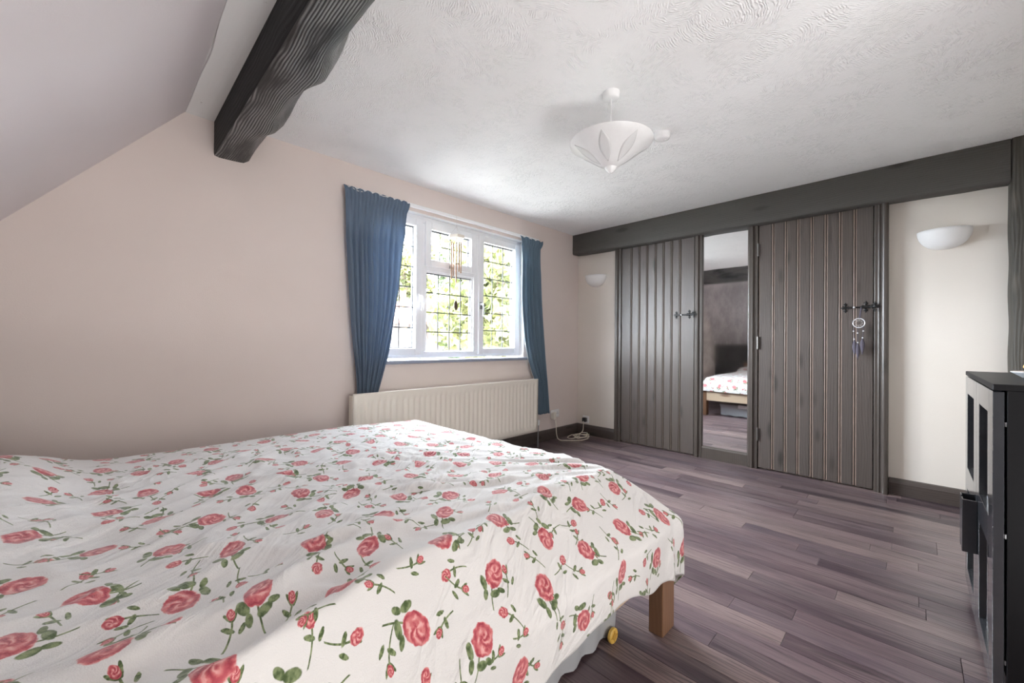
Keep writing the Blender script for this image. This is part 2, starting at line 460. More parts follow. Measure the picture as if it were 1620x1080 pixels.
def grid_mesh(bm, P, close=False):
    """P: rows x cols x 3 array"""
    V = [[bm.verts.new(p) for p in row] for row in P.tolist()]
    for i in range(len(V)-1):
        for j in range(len(V[0])-1): bm.faces.new((V[i][j], V[i][j+1], V[i+1][j+1], V[i+1][j]))
    return V
def spline(pts, n=8):
    pts = [Vector(p) for p in pts]; out = []
    for i in range(len(pts)-1):
        p0, p1, p2, p3 = pts[max(i-1, 0)], pts[i], pts[i+1], pts[min(i+2, len(pts)-1)]
        for k in range(n):
            t = k/n
            out.append(.5*((2*p1)+(p2-p0)*t+(2*p0-5*p1+4*p2-p3)*t*t+(3*p1-p0-3*p2+p3)*t**3))
    return out+[pts[-1]]
def vnoise(x, y, seed=0):
    """smooth 2-D value noise, vectorised"""
    xi, yi = np.floor(x).astype(np.int64), np.floor(y).astype(np.int64)
    fx, fy = x-xi, y-yi; fx = fx*fx*(3-2*fx); fy = fy*fy*(3-2*fy)
    def h(a, b):
        n = (a*374761393+b*668265263+seed*974634533) & 0xffffffff
        n = ((n ^ (n >> 13))*1274126177) & 0xffffffff
        return ((n ^ (n >> 16)) & 0xffff)/65535.0
    return (h(xi, yi)*(1-fx)+h(xi+1, yi)*fx)*(1-fy)+(h(xi, yi+1)*(1-fx)+h(xi+1, yi+1)*fx)*fy
ST = 'structure'

# ------------------------------------------------------------------ room shell
YW, XD, H = 2.887, 4.04, 2.347
XK = -.75                       # knee wall under the slope
ZK = 1.585+(XK+.323)*1.175
YB, YR = -.56, -4.05
OX0, OX1, OZ0, OZ1 = 1.335, 3.085, .915, 2.125    # window opening
b = B()
box(b, -1.0, OX0, YW, YW+.2, -.1, 2.6); box(b, OX1, XD+.2, YW, YW+.2, -.1, 2.6)
box(b, OX0, OX1, YW, YW+.2, -.1, OZ0); box(b, OX0, OX1, YW, YW+.2, OZ1, 2.6)
tag(obj('wall_window', b, M_wallw), 'pinkish beige wall that holds the leaded window and radiator', 'wall', kind=ST)
b = B(); box(b, XD, XD+.2, YR-.2, YW, -.1, 2.6)
tag(obj('wall_door', b, M_walld), 'cream wall behind the dark boarded cupboard doors', 'wall', kind=ST)
b = B(); box(b, 1.75, XD, YB-.15, YB, -.1, 2.6); box(b, 1.75, 1.9, YR, YB-.15, -.1, 2.6); box(b, -1.0, XD, YR-.2, YR, -.1, 2.6)
tag(obj('wall_back', b, M_walld), 'cream wall at the back of the black glazed cabinet', 'wall', kind=ST)
b = B(); box(b, XK-.2, XK, YR, YW, -.1, ZK+.02)
tag(obj('wall_knee', b, M_dark), 'low dark wall under the sloping ceiling at the bed head', 'wall', kind=ST)
b = B(); extr(b, [(XK-.25, ZK-.29), (XK, ZK), (.322, 2.343), (.322, 2.65), (XK-.25, 2.65)], 1, YR, YW)
tag(obj('ceiling_slope', b, M_slope), 'smooth pale mauve sloping ceiling above the bed head', 'ceiling', kind=ST)
b = B(); box(b, .3, XD, YR, YW, H, H+.25)
tag(obj('ceiling', b, M_ceil), 'white combed plaster ceiling over the whole room', 'ceiling', kind=ST)

# floor: sub-base with every laminate strip its own piece
b = B(); box(b, XK, XD, YR, YW, -.1, -.006)
floor = tag(obj('floor', b, M_joint), 'glossy purple brown wood strip floor', 'floor', kind=ST)
SW = .0935
plank_meshes = {}
def plank_mesh(L):
    if L not in plank_meshes:
        q = B(); g = .0006; c = .0015
        x0, x1, y0, y1 = g, SW-g, g, L-g
        lo = [q.verts.new(p) for p in ((x0, y0, -.006), (x1, y0, -.006), (x1, y1, -.006), (x0, y1, -.006))]
        mi = [q.verts.new(p) for p in ((x0, y0, -c*.5), (x1, y0, -c*.5), (x1, y1, -c*.5), (x0, y1, -c*.5))]
        hi = [q.verts.new(p) for p in ((x0+c, y0+c, 0), (x1-c, y0+c, 0), (x1-c, y1-c, 0), (x0+c, y1-c, 0))]
        q.faces.new(hi)
        for A, D in ((lo, mi), (mi, hi)):
            for k in range(4): q.faces.new((A[k], A[(k+1) % 4], D[(k+1) % 4], D[k]))
        bmesh.ops.recalc_face_normals(q, faces=q.faces)
        me = bpy.data.meshes.new('plank'); q.to_mesh(me); q.free(); me.materials.append(M_floor.m)
        plank_meshes[L] = me
    return plank_meshes[L]
LENS = (.45, .62, .8, 1.0, 1.25)
nrow = int((XD-XK)/SW)
for i in range(nrow):
    x = XD-(i+1)*SW; y = YW
    if i % 2 == 0: off = random.choice((.3, .5, .75, .9, 1.1))
    first = True
    ymin = -.56 if x > 1.8 else -.3
    while y > ymin:
        L = off if first else random.choice(LENS if y > .2 else LENS[1:])
        if first and i % 2: L = off
        first = False
        L = min(round(L, 2), 1.3)
        o = bpy.data.objects.new('plank', plank_mesh(L)); COL.objects.link(o); o.parent = floor
        o.location = (x, y-L, 0); y -= L

# skirting boards
def skirting_prof(x, s):      # profile in (depth from wall, z)
    return [(x, 0), (x-s*.024, 0), (x-s*.024, .085), (x-s*.018, .10), (x-s*.012, .112), (x, .116)]
b = B(); extr(b, skirting_prof(XD, 1), 1, 2.362, YW)
tag(obj('baseboard_left', b, M_skirt), 'short dark brown skirting board in the corner by the black plug socket', 'baseboard', kind=ST)
b = B(); extr(b, skirting_prof(XD, 1), 1, YB, .135)
tag(obj('baseboard_right', b, M_skirt), 'dark brown skirting board under the cream wall near the cabinet', 'baseboard', kind=ST)
b = B(); extr(b, skirting_prof(YW, 1), 0, XK, XD)
tag(obj('baseboard_window', b, M_skirtx), 'dark brown skirting board along the window wall beneath the radiator', 'baseboard', kind=ST)

# white board and black waney beam at the head of the slope
ys = np.linspace(YW, YR, 90)
b = B()
wl = .321+.010*(vnoise(ys*3.1, ys*0+3, 5)-.5)*2+.004*(vnoise(ys*11, ys*0, 6)-.5)
P = np.stack([np.stack([wl, ys, np.full_like(ys, 2.36)], 1), np.stack([wl, ys, 2.329+.003*vnoise(ys*5, ys*0, 3)], 1),
              np.stack([np.full_like(ys, .40), ys, np.full_like(ys, 2.331)], 1), np.stack([np.full_like(ys, .47), ys, np.full_like(ys, 2.33)], 1)], 0)
grid_mesh(b, P)
tag(obj('trim_1', b, M_white_board, smooth=True), 'rough white painted board between the slope and the black beam', 'trim', kind=ST)
b = B()
ys = np.linspace(YW, YR, 220)
edge = np.interp(ys, [-1.7, .9, 1.23, 1.47, 1.6, 1.73, 1.9, 2.05, 2.21, 2.34, 2.42, 2.48, 2.6, 2.68, 2.8, 2.887],
                 [.0, -.004, -.004, -.001, -.012, .020, .004, -.004, .000, .022, .010, -.012, -.004, -.004, .006, .012])
edge = np.convolve(np.pad(edge, 3, 'edge'), np.ones(5)/5, 'same')[3:-3]+.006*(vnoise(ys*9, ys*0, 8)-.5)
und = .007*(vnoise(ys*5, ys*0+1, 21)-.5)
rows = []
for k, (sx, sz) in enumerate(((.447, 2.36), (.447, 2.25), (.447, 2.15), (.450, 2.136), (.470, 2.131), (.51, 2.132), (.55, 2.134), (.585, 2.139), (.61, 2.16), (.632, 2.20), (.655, 2.245), (.68, 2.29), (.70, 2.33), (.71, 2.36))):
    wgt = 0 if k < 3 else min(1, (k-3)/5)
    nse = (vnoise(ys*6+k*.7, np.full_like(ys, k*.55), 31)-.5)*.016*wgt + (vnoise(ys*2.3, np.full_like(ys, k*.4), 33)-.5)*.03*wgt
    bul = np.exp(-((ys-1.72)/.10)**2)*.014*math.exp(-((k-8)/2.5)**2)+np.exp(-((ys-2.36)/.09)**2)*.012*math.exp(-((k-8)/2.5)**2)
    rows.append(np.stack([sx+edge*1.25*wgt+nse*.55+bul*.6, ys, sz+und*wgt-(bul+nse*.25)*(1 if 3 <= k < 12 else 0)], 1))
V = grid_mesh(b, np.stack(rows, 0))
b.faces.new([r[0] for r in V])
for f in b.faces:
    f.material_index = 1 if sum(v.co.x for v in f.verts)/len(f.verts) > .452 and f.calc_center_median().y < YW-.001 else 0
tag(obj('ceiling_beam', b, M_waney, smooth=True, mats=[M_waney, M_waney2]), 'black live-edge oak beam running across the ceiling from the window wall', 'beam', kind=ST)

# long hewn beam over the doors and the post at its end
b = B(); ys = np.linspace(YW, -.415, 110)
zb = 2.106+.010*(vnoise(ys*2.2, ys*0, 41)-.5)+.004*(vnoise(ys*9, ys*0, 42)-.5)+np.interp(ys, [-.42, 0, 2.4, 2.887], [-.022, -.010, 0, .016])
zt = H-.002-.0*ys
fx = 3.92+.006*(vnoise(ys*3, ys*0, 43)-.5)
R = [np.stack([np.full_like(ys, XD), ys, np.full_like(ys, H)], 1), np.stack([fx, ys, zt], 1)]
for t in (.25, .5, .75): R.append(np.stack([fx+.004*(vnoise(ys*6, ys*0+t*9, 44)-.5), ys, zt+(zb-zt)*t], 1))
R += [np.stack([fx+.001, ys, zb+.012], 1), np.stack([fx+.012, ys, zb], 1), np.stack([np.full_like(ys, XD), ys, zb+.002], 1)]
V = grid_mesh(b, np.stack(R, 0)); b.faces.new([r[0] for r in V]); b.faces.new([r[-1] for r in V])
tag(obj('wall_beam', b, M_wbeam, smooth=True), 'long charcoal hewn timber beam above the boarded doors', 'beam', kind=ST)
b = B(); zs = np.linspace(0, H, 60)
ye = -.417+.006*(vnoise(zs*5, zs*0, 51)-.5); fx = 3.915+.008*(vnoise(zs*4, zs*0, 52)-.5)
R = [np.stack([np.full_like(zs, XD), ye, zs], 1), np.stack([fx+.012, ye, zs], 1), np.stack([fx, ye-.012, zs], 1), np.stack([fx+.004*vnoise(zs*7, zs*0, 53), ye-.07, zs], 1),
     np.stack([fx, np.full_like(zs, YB), zs], 1)]
V = grid_mesh(b, np.stack(R, 0))
tag(obj('timber_post', b, M_post, smooth=True), 'upright charcoal timber post at the end of the long beam', 'post', kind=ST)

# door jamb mouldings
def jamb(n, y0, y1, label, nose=False, ztop=2.112):
    """y0 > y1: window side first"""
    w_ = y0-y1; xf = 3.982
    pts = [(XD, y0), (xf+.012, y0), (xf+.004, y0-.005), (xf, y0-.010), (xf, y0-w_*.42), (xf-.006, y0-w_*.46), (xf-.006, y0-w_*.52), (xf, y0-w_*.56),
           (xf+.002, y0-w_*.60), (xf+.010, y0-w_*.64), (xf+.010, y1+.002), (xf+.016, y1), (XD, y1)]
    if nose:
        pts = [(XD, y0), (xf+.012, y0), (xf+.008, y0-.004), (xf+.008, y0-.022), (xf+.002, y0-.026), (xf+.002, y0-.032), (xf+.006, y0-.036), (xf+.004, y0-.044)]
        cy, r = y1+.018, .018
        pts += [(xf-.004-r*.8*math.sin(a), cy+r*math.cos(a)) for a in [PI*k/8 for k in range(9)]]
        pts += [(XD, y1)]
    b = B(); prism(b, pts, 0, ztop)
    tag(obj('trim_%d' % n, b, M_jamb, bevel=.0012), label, 'trim', kind=ST)
jamb(2, 2.362, 2.285, 'dark moulded door post beside the small corner of cream wall')
jamb(3, 1.502, 1.431, 'dark moulded post between the far boarded door and the mirror')
jamb(4, 1.043, .968, 'dark moulded post between the mirror and the hinged boarded door')
jamb(5, .216, .137, 'dark door post with a shiny rounded nose beside the broad cream wall', nose=True)

# boarded doors
def boarded_door(name, edges, z0, z1, label, edge_mat):
    y0, y1 = edges[0], edges[-1]
    d = root(name, (4.0, (y0+y1)/2, z0), label, 'door', kind=ST)
    b = B(); box(b, 4.012, 4.032, y1, y0, z0, z1); obj('backing_board', b, M_black_pl, d)
    for a, c in zip(edges, edges[1:]):      # a > c
        x = 4.0; e = .0012
        pts = [(x+.013, a-e), (x+.005, a-e), (x, a-.006), (x, c+.0185), (x+.0045, c+.0165), (x+.0045, c+.0145), (x+.001, c+.012), (x, c+.009), (x+.001, c+.006), (x+.0045, c+e), (x+.013, c+e)]
        if c == y1: pts = [(x+.013, a-e), (x+.005, a-e), (x, a-.006), (x, c+.004), (x+.004, c+.001), (x+.013, c+.001)]
        mi = [0]*len(pts); mi[1] = 1
        if c != y1: mi[6] = mi[7] = 1
        b = B(); prism(b, pts, z0+.003, z1-.003, mi)
        obj('plank', b, M_door, d, mats=[M_door, edge_mat])
    return d
def fleur(b, x, y, z, s=1.0):
    """flat iron rosette with pointed lobes, on the plane x"""
    ball(b, (x, y, z), .0115*s, 10, (.35, 1, 1))
    for k in range(4):
        a = PI/2*k; dy, dz = math.cos(a), math.sin(a); f = 1.0 if k % 2 else .8
        ball(b, (x, y+dy*.016*s*f, z+dz*.019*s*f), .0085*s, 8, (.3, 1, 1))
        ball(b, (x, y+dy*.027*s*f, z+dz*.031*s*f), .0062*s, 8, (.3, .7+.5*abs(dy), .7+.5*abs(dz)))
        for q in (-1, 1):
            ball(b, (x, y+dy*.021*s*f+q*.008*dz, z+dz*.024*s*f+q*.008*dy), .0045*s, 6, (.3, 1, 1))
def latch(d, yl, yr, z):
    """thumb latch: bar, pivot plate, keeper; yl is the window-side end"""
    b = B(); fleur(b, 3.996, yl-.022, z); fleur(b, 3.996, yr+.050, z+.002, 1.15)
    l = obj('latch', b, M_iron, d, smooth=True)
    b = B(); box(b, 3.984, 3.990, yr-.004, yl-.012, z-.006, z+.006); obj('latch_bar', b, M_iron, l, bevel=.0015)
    b = B(); fleur(b, 3.972, yr-.003, z, 1.0); tube(b, [(3.984, yr+.016, z+.016), (3.972, yr+.004, z+.014), (3.970, yr-.006, z)], .004, 8); obj('latch_keeper', b, M_iron, l, smooth=True)
    b = B(); ball(b, (3.975, (yl+yr)/2+.02, z), .008, 10); tube(b, [(3.99, (yl+yr)/2+.02, z), (3.975, (yl+yr)/2+.02, z)], .004, 8); obj('latch_knob', b, M_bead, l, smooth=True)
d1 = boarded_door('door_1', [2.283, 2.159, 2.068, 1.98, 1.888, 1.805, 1.721, 1.637, 1.506], .012, 2.104,
                  'dark boarded door with an iron latch, on the window side of the mirror', M_dooredge2)
latch(d1, 1.70, 1.502, 1.356)
d3 = boarded_door('door_2', [.964, .852, .761, .675, .586, .496, .407, .321, .219], .012, 2.100,
                  'dark boarded door with hinges and a dream catcher on its latch', M_dooredge)
latch(d3, .402, .212, 1.354)
for z in (1.886, 1.083, .297):
    b = B(); box(b, 3.986, 4.0, .957, .967, z-.052, z+.052); tube(b, [(3.985, .966, z-.052), (3.985, .966, z+.052)], .0055, 8); ball(b, (3.985, .966, z+.054), .0058, 8)
    obj('hinge', b, M_hinge, d3)

# tall mirror between the doors
mr = root('mirror', (4.0, 1.237, 0), 'tall narrow tarnished mirror set between the two boarded doors', 'mirror')
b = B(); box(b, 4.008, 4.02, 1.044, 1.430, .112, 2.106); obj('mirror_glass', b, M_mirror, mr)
b = B(); extr(b, [(4.03, .0), (3.992, 0), (3.992, .098), (3.997, .106), (4.006, .116), (4.03, .116)], 1, 1.0435, 1.4305); obj('bottom_rail', b, M_jamb, mr)
b = B(); box(b, 3.998, 4.01, 1.0435, 1.0475, .116, 2.104); box(b, 3.998, 4.01, 1.4265, 1.4305, .116, 2.104); obj('glazing_bead', b, M_jamb, mr)

# ------------------------------------------------------------------ window
win = root('window_1', (2.14, 2.95, .95), 'white leaded casement window with blue curtains at its sides', 'window', kind=ST)
F1 = 2.945
def ring(b, x0, x1, z0, z1, w_, y0, y1, wb=None):
    wb = wb or w_
    box(b, x0, x0+w_, y0, y1, z0, z1); box(b, x1-w_, x1, y0, y1, z0, z1)
    box(b, x0+w_, x1-w_, y0, y1, z1-w_, z1); box(b, x0+w_, x1-w_, y0, y1, z0, z0+wb)
b = B(); ring(b, OX0, OX1, OZ0+.02, OZ1, .055, F1, F1+.07)
box(b, 1.865, 1.93, F1+.001, F1+.069, OZ0+.075, OZ1-.055); box(b, 2.455, 2.525, F1+.001, F1+.069, OZ0+.075, OZ1-.055); box(b, 1.93, 2.455, F1+.002, F1+.068, 1.675, 1.745)
obj('frame', b, M_upvc, win, bevel=.005, seg=2)
def light(x0, x1, z0, z1, w_, cols, rows, sash=True, handle=None):
    y0 = F1-.014 if sash else F1+.014
    b = B(); ring(b, x0, x1, z0, z1, w_, y0, F1+.055)
    s = obj('sash' if sash else 'fixed_light', b, M_upvc, win, bevel=.006, seg=2)
    gx0, gx1, gz0, gz1 = x0+w_, x1-w_, z0+w_, z1-w_
    b = B(); g = .004; ring(b, gx0-.001, gx1+.001, gz0-.001, gz1+.001, g, F1+.018, F1+.022); obj('gasket', b, M_rub, s)
    b = B(); box(b, gx0, gx1, F1+.026, F1+.030, gz0, gz1); obj('glass', b, M_glass, s)
    b = B(); ring(b, gx0, gx1, gz0, gz1, .008, F1+.032, F1+.048); obj('spacer_bar', b, M_rub, s)
    for i in range(1, cols):
        x = gx0+(gx1-gx0)*i/cols; b = B(); box(b, x-.0046, x+.0046, F1+.0235, F1+.0258, gz0, gz1); obj('lead_bar', b, M_lead, s)
    for i in range(1, rows):
        z = gz0+(gz1-gz0)*i/rows; b = B(); box(b, gx0, gx1, F1+.0232, F1+.0257, z-.0046, z+.0046); obj('lead_bar', b, M_lead, s)
    if handle:
        hx, hz, mt = handle
        b = B(); box(b, hx-.013, hx+.013, y0-.012, y0, hz-.03, hz+.035); ball(b, (hx, y0-.018, hz+.015), .014, 10)
        tube(b, spline([(hx, y0-.022, hz+.018), (hx, y0-.040, hz+.005), (hx+.001, y0-.042, hz-.04), (hx+.002, y0-.036, hz-.10)], 5), [.009]*6+[.008]*10, 8)
        obj('handle', b, mt, s, smooth=True)
    return s
light(1.365, 1.885, .955, 2.09, .062, 3, 6, handle=(1.86, 1.43, M_handle))
light(2.507, 3.055, .955, 2.09, .062, 3, 6, handle=(2.53, 1.415, M_metal))
sm = light(1.915, 2.472, 1.712, 2.09, .060, 4, 2)
b = B(); box(b, 2.16, 2.20, F1-.03, F1-.014, 1.72, 1.745); ball(b, (2.18, F1-.032, 1.733), .012, 8); obj('handle', b, M_metal, sm, smooth=True)
light(1.925, 2.462, .965, 1.682, .022, 4, 4, sash=False)
b = B(); box(b, OX0-.02, OX1+.03, YW-.032, YW, OZ0-.022, OZ0+.006); box(b, OX0, OX1, YW, F1, OZ0-.01, OZ0+.006)
obj('window_sill', b, M_sill, win, bevel=.006, seg=2)
b = B(); box(b, OX0, OX1, YW+.001, F1, OZ1-.004, OZ1); box(b, OX0, OX0+.004, YW+.001, F1, OZ0+.006, OZ1); box(b, OX1-.004, OX1, YW+.001, F1, OZ0+.006, OZ1)
obj('reveal_lining', b, M_reveal, win)

# curtain rail and curtains
rail = root('curtain_rail', (2.25, 2.86, 2.15), 'white curtain rail fixed above the leaded window', 'curtain rail')
b = B(); box(b, 1.22, 3.28, 2.852, 2.872, 2.146, 2.174); obj('track', b, M_plastic, rail, bevel=.003)
for x in (1.28, 1.9, 2.6, 3.22):
    b = B(); box(b, x-.012, x+.012, 2.872, YW, 2.15, 2.17); obj('bracket', b, M_plastic, rail)
def curtain(name, L, Rr, y0, folds, label, mat, amp, seed, hd=.085, yb=None):
    """L, Rr: lists of (z, x) for the two hanging edges"""
    zs = np.concatenate([np.linspace(L[0][0], L[0][0]-hd, 14), np.linspace(L[0][0]-hd-.01, L[-1][0], 60)])
    us = np.linspace(0, 1, 181)
    Z, U = np.meshgrid(zs, us, indexing='ij')
    lx = np.interp(-zs, [-q[0] for q in L], [q[1] for q in L])[:, None]; rx = np.interp(-zs, [-q[0] for q in Rr], [q[1] for q in Rr])[:, None]
    k = np.ones(7)/7
    lx[7:-7, 0] = np.convolve(lx[:, 0], k, 'same')[7:-7]; rx[7:-7, 0] = np.convolve(rx[:, 0], k, 'same')[7:-7]
    top = zs[0]; hz = np.clip((top-Z)/hd, 0, 1)
    body = np.clip((top-hd-Z)/.25, 0, 1)
    warp = (vnoise(U*5, Z*1.6, seed)-.5)*.10*body
    ph = 2*PI*folds*(U+warp)
    wide = np.sin(ph)*.7+.3*np.sin(ph*2.0+1.2+3*vnoise(U*4, Z*2, seed+1))+.25*np.sin(ph*.5+2)
    tight = np.sign(np.sin(ph*1.6))*np.abs(np.sin(ph*1.6))**.5
    f = tight*(1-body)*.55+wide*body
    width = (rx-lx)/(Rr[0][1]-L[0][1])
    A = amp*(.6+.4*body)*np.clip(1.35-.5*width, .6, 1.2)
    Y = y0+f*A
    if yb is not None: Y = Y+(yb-y0)*np.clip((.95-Z)/.25, 0, 1)
    Y -= .010*np.sin(PI*np.clip(hz, 0, 1))*(hz < 1)
    Xx = lx+(rx-lx)*U+.004*np.cos(ph)*body
    Zt = Z+(.007*np.sin(ph*.8+1)+.006*(vnoise(U*9, U*0, seed+4)-.5))*(1-np.clip((top-Z)/.05, 0, 1))
    b = B(); grid_mesh(b, np.stack([Xx, Y, Zt], 2))
    c = root(name, ((L[0][1]+Rr[0][1])/2, y0, L[-1][0]), label, 'curtain')
    o = obj('cloth', b, mat, c, smooth=True); s = o.modifiers.new('thickness', 'SOLIDIFY'); s.thickness = .002; s.offset = 0
    return c, Xx, Y, Zt
cl, Xc, Yc, Zc = curtain('curtain', [(2.157, 1.173), (2.05, 1.190), (1.904, 1.193), (1.466, 1.221), (1.021, 1.253), (.78, 1.285), (.66, 1.296)],
        [(2.145, 1.690), (2.09, 1.675), (2.05, 1.664), (1.883, 1.655), (1.509, 1.615), (1.262, 1.575), (.973, 1.515), (.80, 1.475), (.66, 1.438)],
        2.822, 11, 'wide denim blue curtain gathered in behind the bed end of the radiator', M_curt, .019, 3, yb=2.842)
for u in (.19, .55):
    b = B(); j = int(u*180); x, y, z = Xc[0, j], Yc[0, j], Zc[0, j]
    tube(b, spline([(x-.04, y-.006, z+.004), (x-.01, y-.014, z-.012), (x+.03, y-.012, z-.010), (x+.05, y-.006, z-.004)], 4), .0028, 6)
    obj('heading_cord', b, M_lining, cl, smooth=True)
cr_, Xc, Yc, Zc = curtain('curtain', [(2.147, 2.96), (2.05, 2.985), (1.851, 2.991), (1.467, 2.988), (1.084, 3.04), (.823, 3.125), (.70, 3.20), (.62, 3.24), (.312, 3.255)],
        [(2.165, 3.312), (2.12, 3.30), (2.05, 3.262), (1.9, 3.262), (1.491, 3.300), (.951, 3.359), (.312, 3.430)],
        2.826, 5, 'narrow teal blue curtain hanging past the radiator end near the room corner', M_curt2, .016, 9)
b = B()
pts = [(Xc[i, 0]-.004, Yc[i, 0]+.006, Zc[i, 0]) for i in range(16, 66, 3)]
grid_mesh(b, np.array([[p, (p[0]+.020, p[1]+.006, p[2])] for p in pts]))
o = obj('lining', b, M_lining, cr_, smooth=True); s = o.modifiers.new('thickness', 'SOLIDIFY'); s.thickness = .0015
b = B(); j = 62; x, y, z = Xc[0, j], Yc[0, j], Zc[0, j]
tube(b, spline([(x-.02, y-.012, z+.006), (x+.005, y-.020, z-.010), (x+.03, y-.012, z-.012)], 4), .003, 6); obj('heading_cord', b, M_lining, cr_, smooth=True)

# ------------------------------------------------------------------ radiator
rd = root('radiator', (2.18, 2.76, .16), 'long cream ribbed panel radiator under the leaded window', 'radiator')
RX0, RX1, RZ0, RZ1 = 1.222, 3.152, .165, .703
yf = 2.742
b = B()
nr = 38; xs = []; ds = []
pitch_ = (RX1-RX0-.05)/nr
for i in range(nr):
    x = RX0+.025+i*pitch_
    for t, d in ((0, 0), (.18, 0), (.32, .009), (.62, .009), (.76, 0)): xs.append(x+t*pitch_); ds.append(d)
xs = np.array([RX0]+xs+[RX1]); ds = np.array([0]+ds+[0])
zl = [(RZ0, 0), (RZ0+.03, 0), (RZ0+.055, 0), (RZ0+.075, 1), (RZ1-.075, 1), (RZ1-.055, 0), (RZ1-.018, 0), (RZ1, .0)]
P = np.array([[(x, yf+d*k, z) for x, d in zip(xs, ds)] for z, k in zl])
V = grid_mesh(b, P)
front = obj('front_panel', b, M_rad, rd, smooth=True); s = front.modifiers.new('thickness', 'SOLIDIFY'); s.thickness = .012; s.offset = -1
b = B(); box(b, RX0-.006, RX0-.001, yf+.006, 2.800, RZ0+.01, RZ1-.012); obj('side_cover', b, M_rad, rd, bevel=.002)
b = B(); box(b, RX1+.001, RX1+.006, yf+.006, 2.800, RZ0+.01, RZ1-.012); obj('side_cover', b, M_rad, rd, bevel=.002)
b = B(); box(b, RX0+.01, RX1-.01, 2.778, 2.80, RZ0+.02, RZ1-.02); obj('back_panel', b, M_rad, rd)
b = B()
for i in range(60):
    x = RX0+.03+i*(RX1-RX0-.06)/59; box(b, x-.012, x+.006, 2.764, 2.778, RZ1-.03, RZ1-.012)
obj('top_grille', b, M_rad, rd)
for x in (RX0+.3, RX1-.3):
    b = B(); box(b, x-.02, x+.02, 2.80, YW-.0005, RZ0+.1, RZ1-.1); obj('bracket', b, M_rad, rd)
b = B(); tube(b, [(RX1+.006, 2.765, .235), (RX1+.03, 2.765, .235)], .011, 10); lathe(b, [(0, 0), (.015, 0), (.017, .01), (.017, .05), (.013, .058), (0, .058)], (RX1+.03, 2.765, .222), 14)
v = obj('valve', b, M_plastic, rd, smooth=True)
b = B(); tube(b, [(RX1+.03, 2.765, .222), (RX1+.03, 2.765, 0)], .0075, 10); obj('pipe', b, M_metal, v, smooth=True)

# ------------------------------------------------------------------ sockets and cable
so = root('wall_socket', (3.60, YW, .28), 'white double wall socket on the window wall beside the teal curtain', 'socket')
b = B(); box(b, 3.528, 3.676, YW-.010, YW, .238, .324); obj('plate', b, M_plastic, so, bevel=.004, seg=2)
for x in (3.578, 3.615):
    b = B(); box(b, x, x+.012, YW-.014, YW-.010, .290, .306); obj('switch', b, M_plastic, so)
for x, z in ((3.630, .274), (3.652, .274), (3.641, .288)):
    b = B(); box(b, x, x+.005, YW-.0108, YW-.0098, z, z+.008); obj('pin_hole', b, M_black_pl, so)
s2 = root('wall_socket', (XD, 2.76, .175), 'small white wall socket low on the door wall with a black plug', 'socket')
b = B(); box(b, XD-.010, XD, 2.717, 2.803, .132, .218); obj('plate', b, M_plastic, s2, bevel=.004, seg=2)
cb = root('extension_cable', (3.75, 2.72, 0), 'cream extension cable lying in a loose coil in the corner', 'cable')
b = B(); box(b, XD-.052, XD-.010, 2.736, 2.786, .150, .200); obj('black_plug', b, M_black_pl, cb, bevel=.008, seg=2)
cb.children[-1]['label'] = 'black plug in the door wall socket'
b = B(); box(b, 3.525, 3.572, YW-.052, YW-.010, .222, .30); obj('white_plug', b, M_cream_pl, cb, bevel=.008, seg=2)
pts = [(3.55, YW-.055, .222), (3.54, YW-.075, .17), (3.53, YW-.085, .10), (3.535, YW-.10, .03), (3.56, YW-.13, .006), (3.62, 2.70, .005), (3.70, 2.62, .005), (3.79, 2.60, .005), (3.88, 2.62, .006)]
for k in range(34):
    a = .4+k*.62; r = .085+.028*math.sin(k*1.7); pts.append((3.86+r*1.15*math.cos(a)-.02*math.sin(k), 2.705+r*.8*math.sin(a), .006+.0042*k/6+.003*math.sin(k*2.1)))
pts += [(3.80, 2.80, .02), (3.72, 2.79, .008), (3.70, 2.72, .008), (3.80, 2.70, .02), (3.88, 2.735, .03), (3.95, 2.745, .055), (3.975, 2.755, .11), (XD-.052, 2.761, .16)]
b = B(); tube(b, spline(pts, 6), .0042, 7); obj('cord', b, M_cord, cb, smooth=True)

# ------------------------------------------------------------------ lights and ceiling things
def wall_light(y, label):
    r = root('wall_light', (XD, y, 1.857), label, 'wall light')
    b = B()
    n, mm = 28, 12; Rw, D, Hh = .130, .115, .128
    rows = []
    for i in range(mm+1):
        t = i/mm                                        # 0 rim .. 1 bottom
        k = math.cos(t*PI/2)**.85; z = 1.857-Hh*math.sin(t*PI/2)
        rows.append([(XD-D*k*math.sin(PI*j/n), y+Rw*k*math.cos(PI*j/n), z) for j in range(n+1)])
    grid_mesh(b, np.array(rows))
    o = obj('bowl', b, M_plaster, r, smooth=True); s = o.modifiers.new('thickness', 'SOLIDIFY'); s.thickness = .006; s.offset = 0
    b = B(); box(b, XD-.012, XD, y-.05, y+.05, 1.76, 1.83); tube(b, [(XD-.012, y, 1.80), (XD-.05, y, 1.80)], .016, 12); obj('lamp_holder', b, M_plastic, r)
    return r
wall_light(2.632, 'white half-bowl wall light in the corner beside the far boarded door')
wall_light(-.138, 'white half-bowl wall light on the broad cream wall by the timber post')

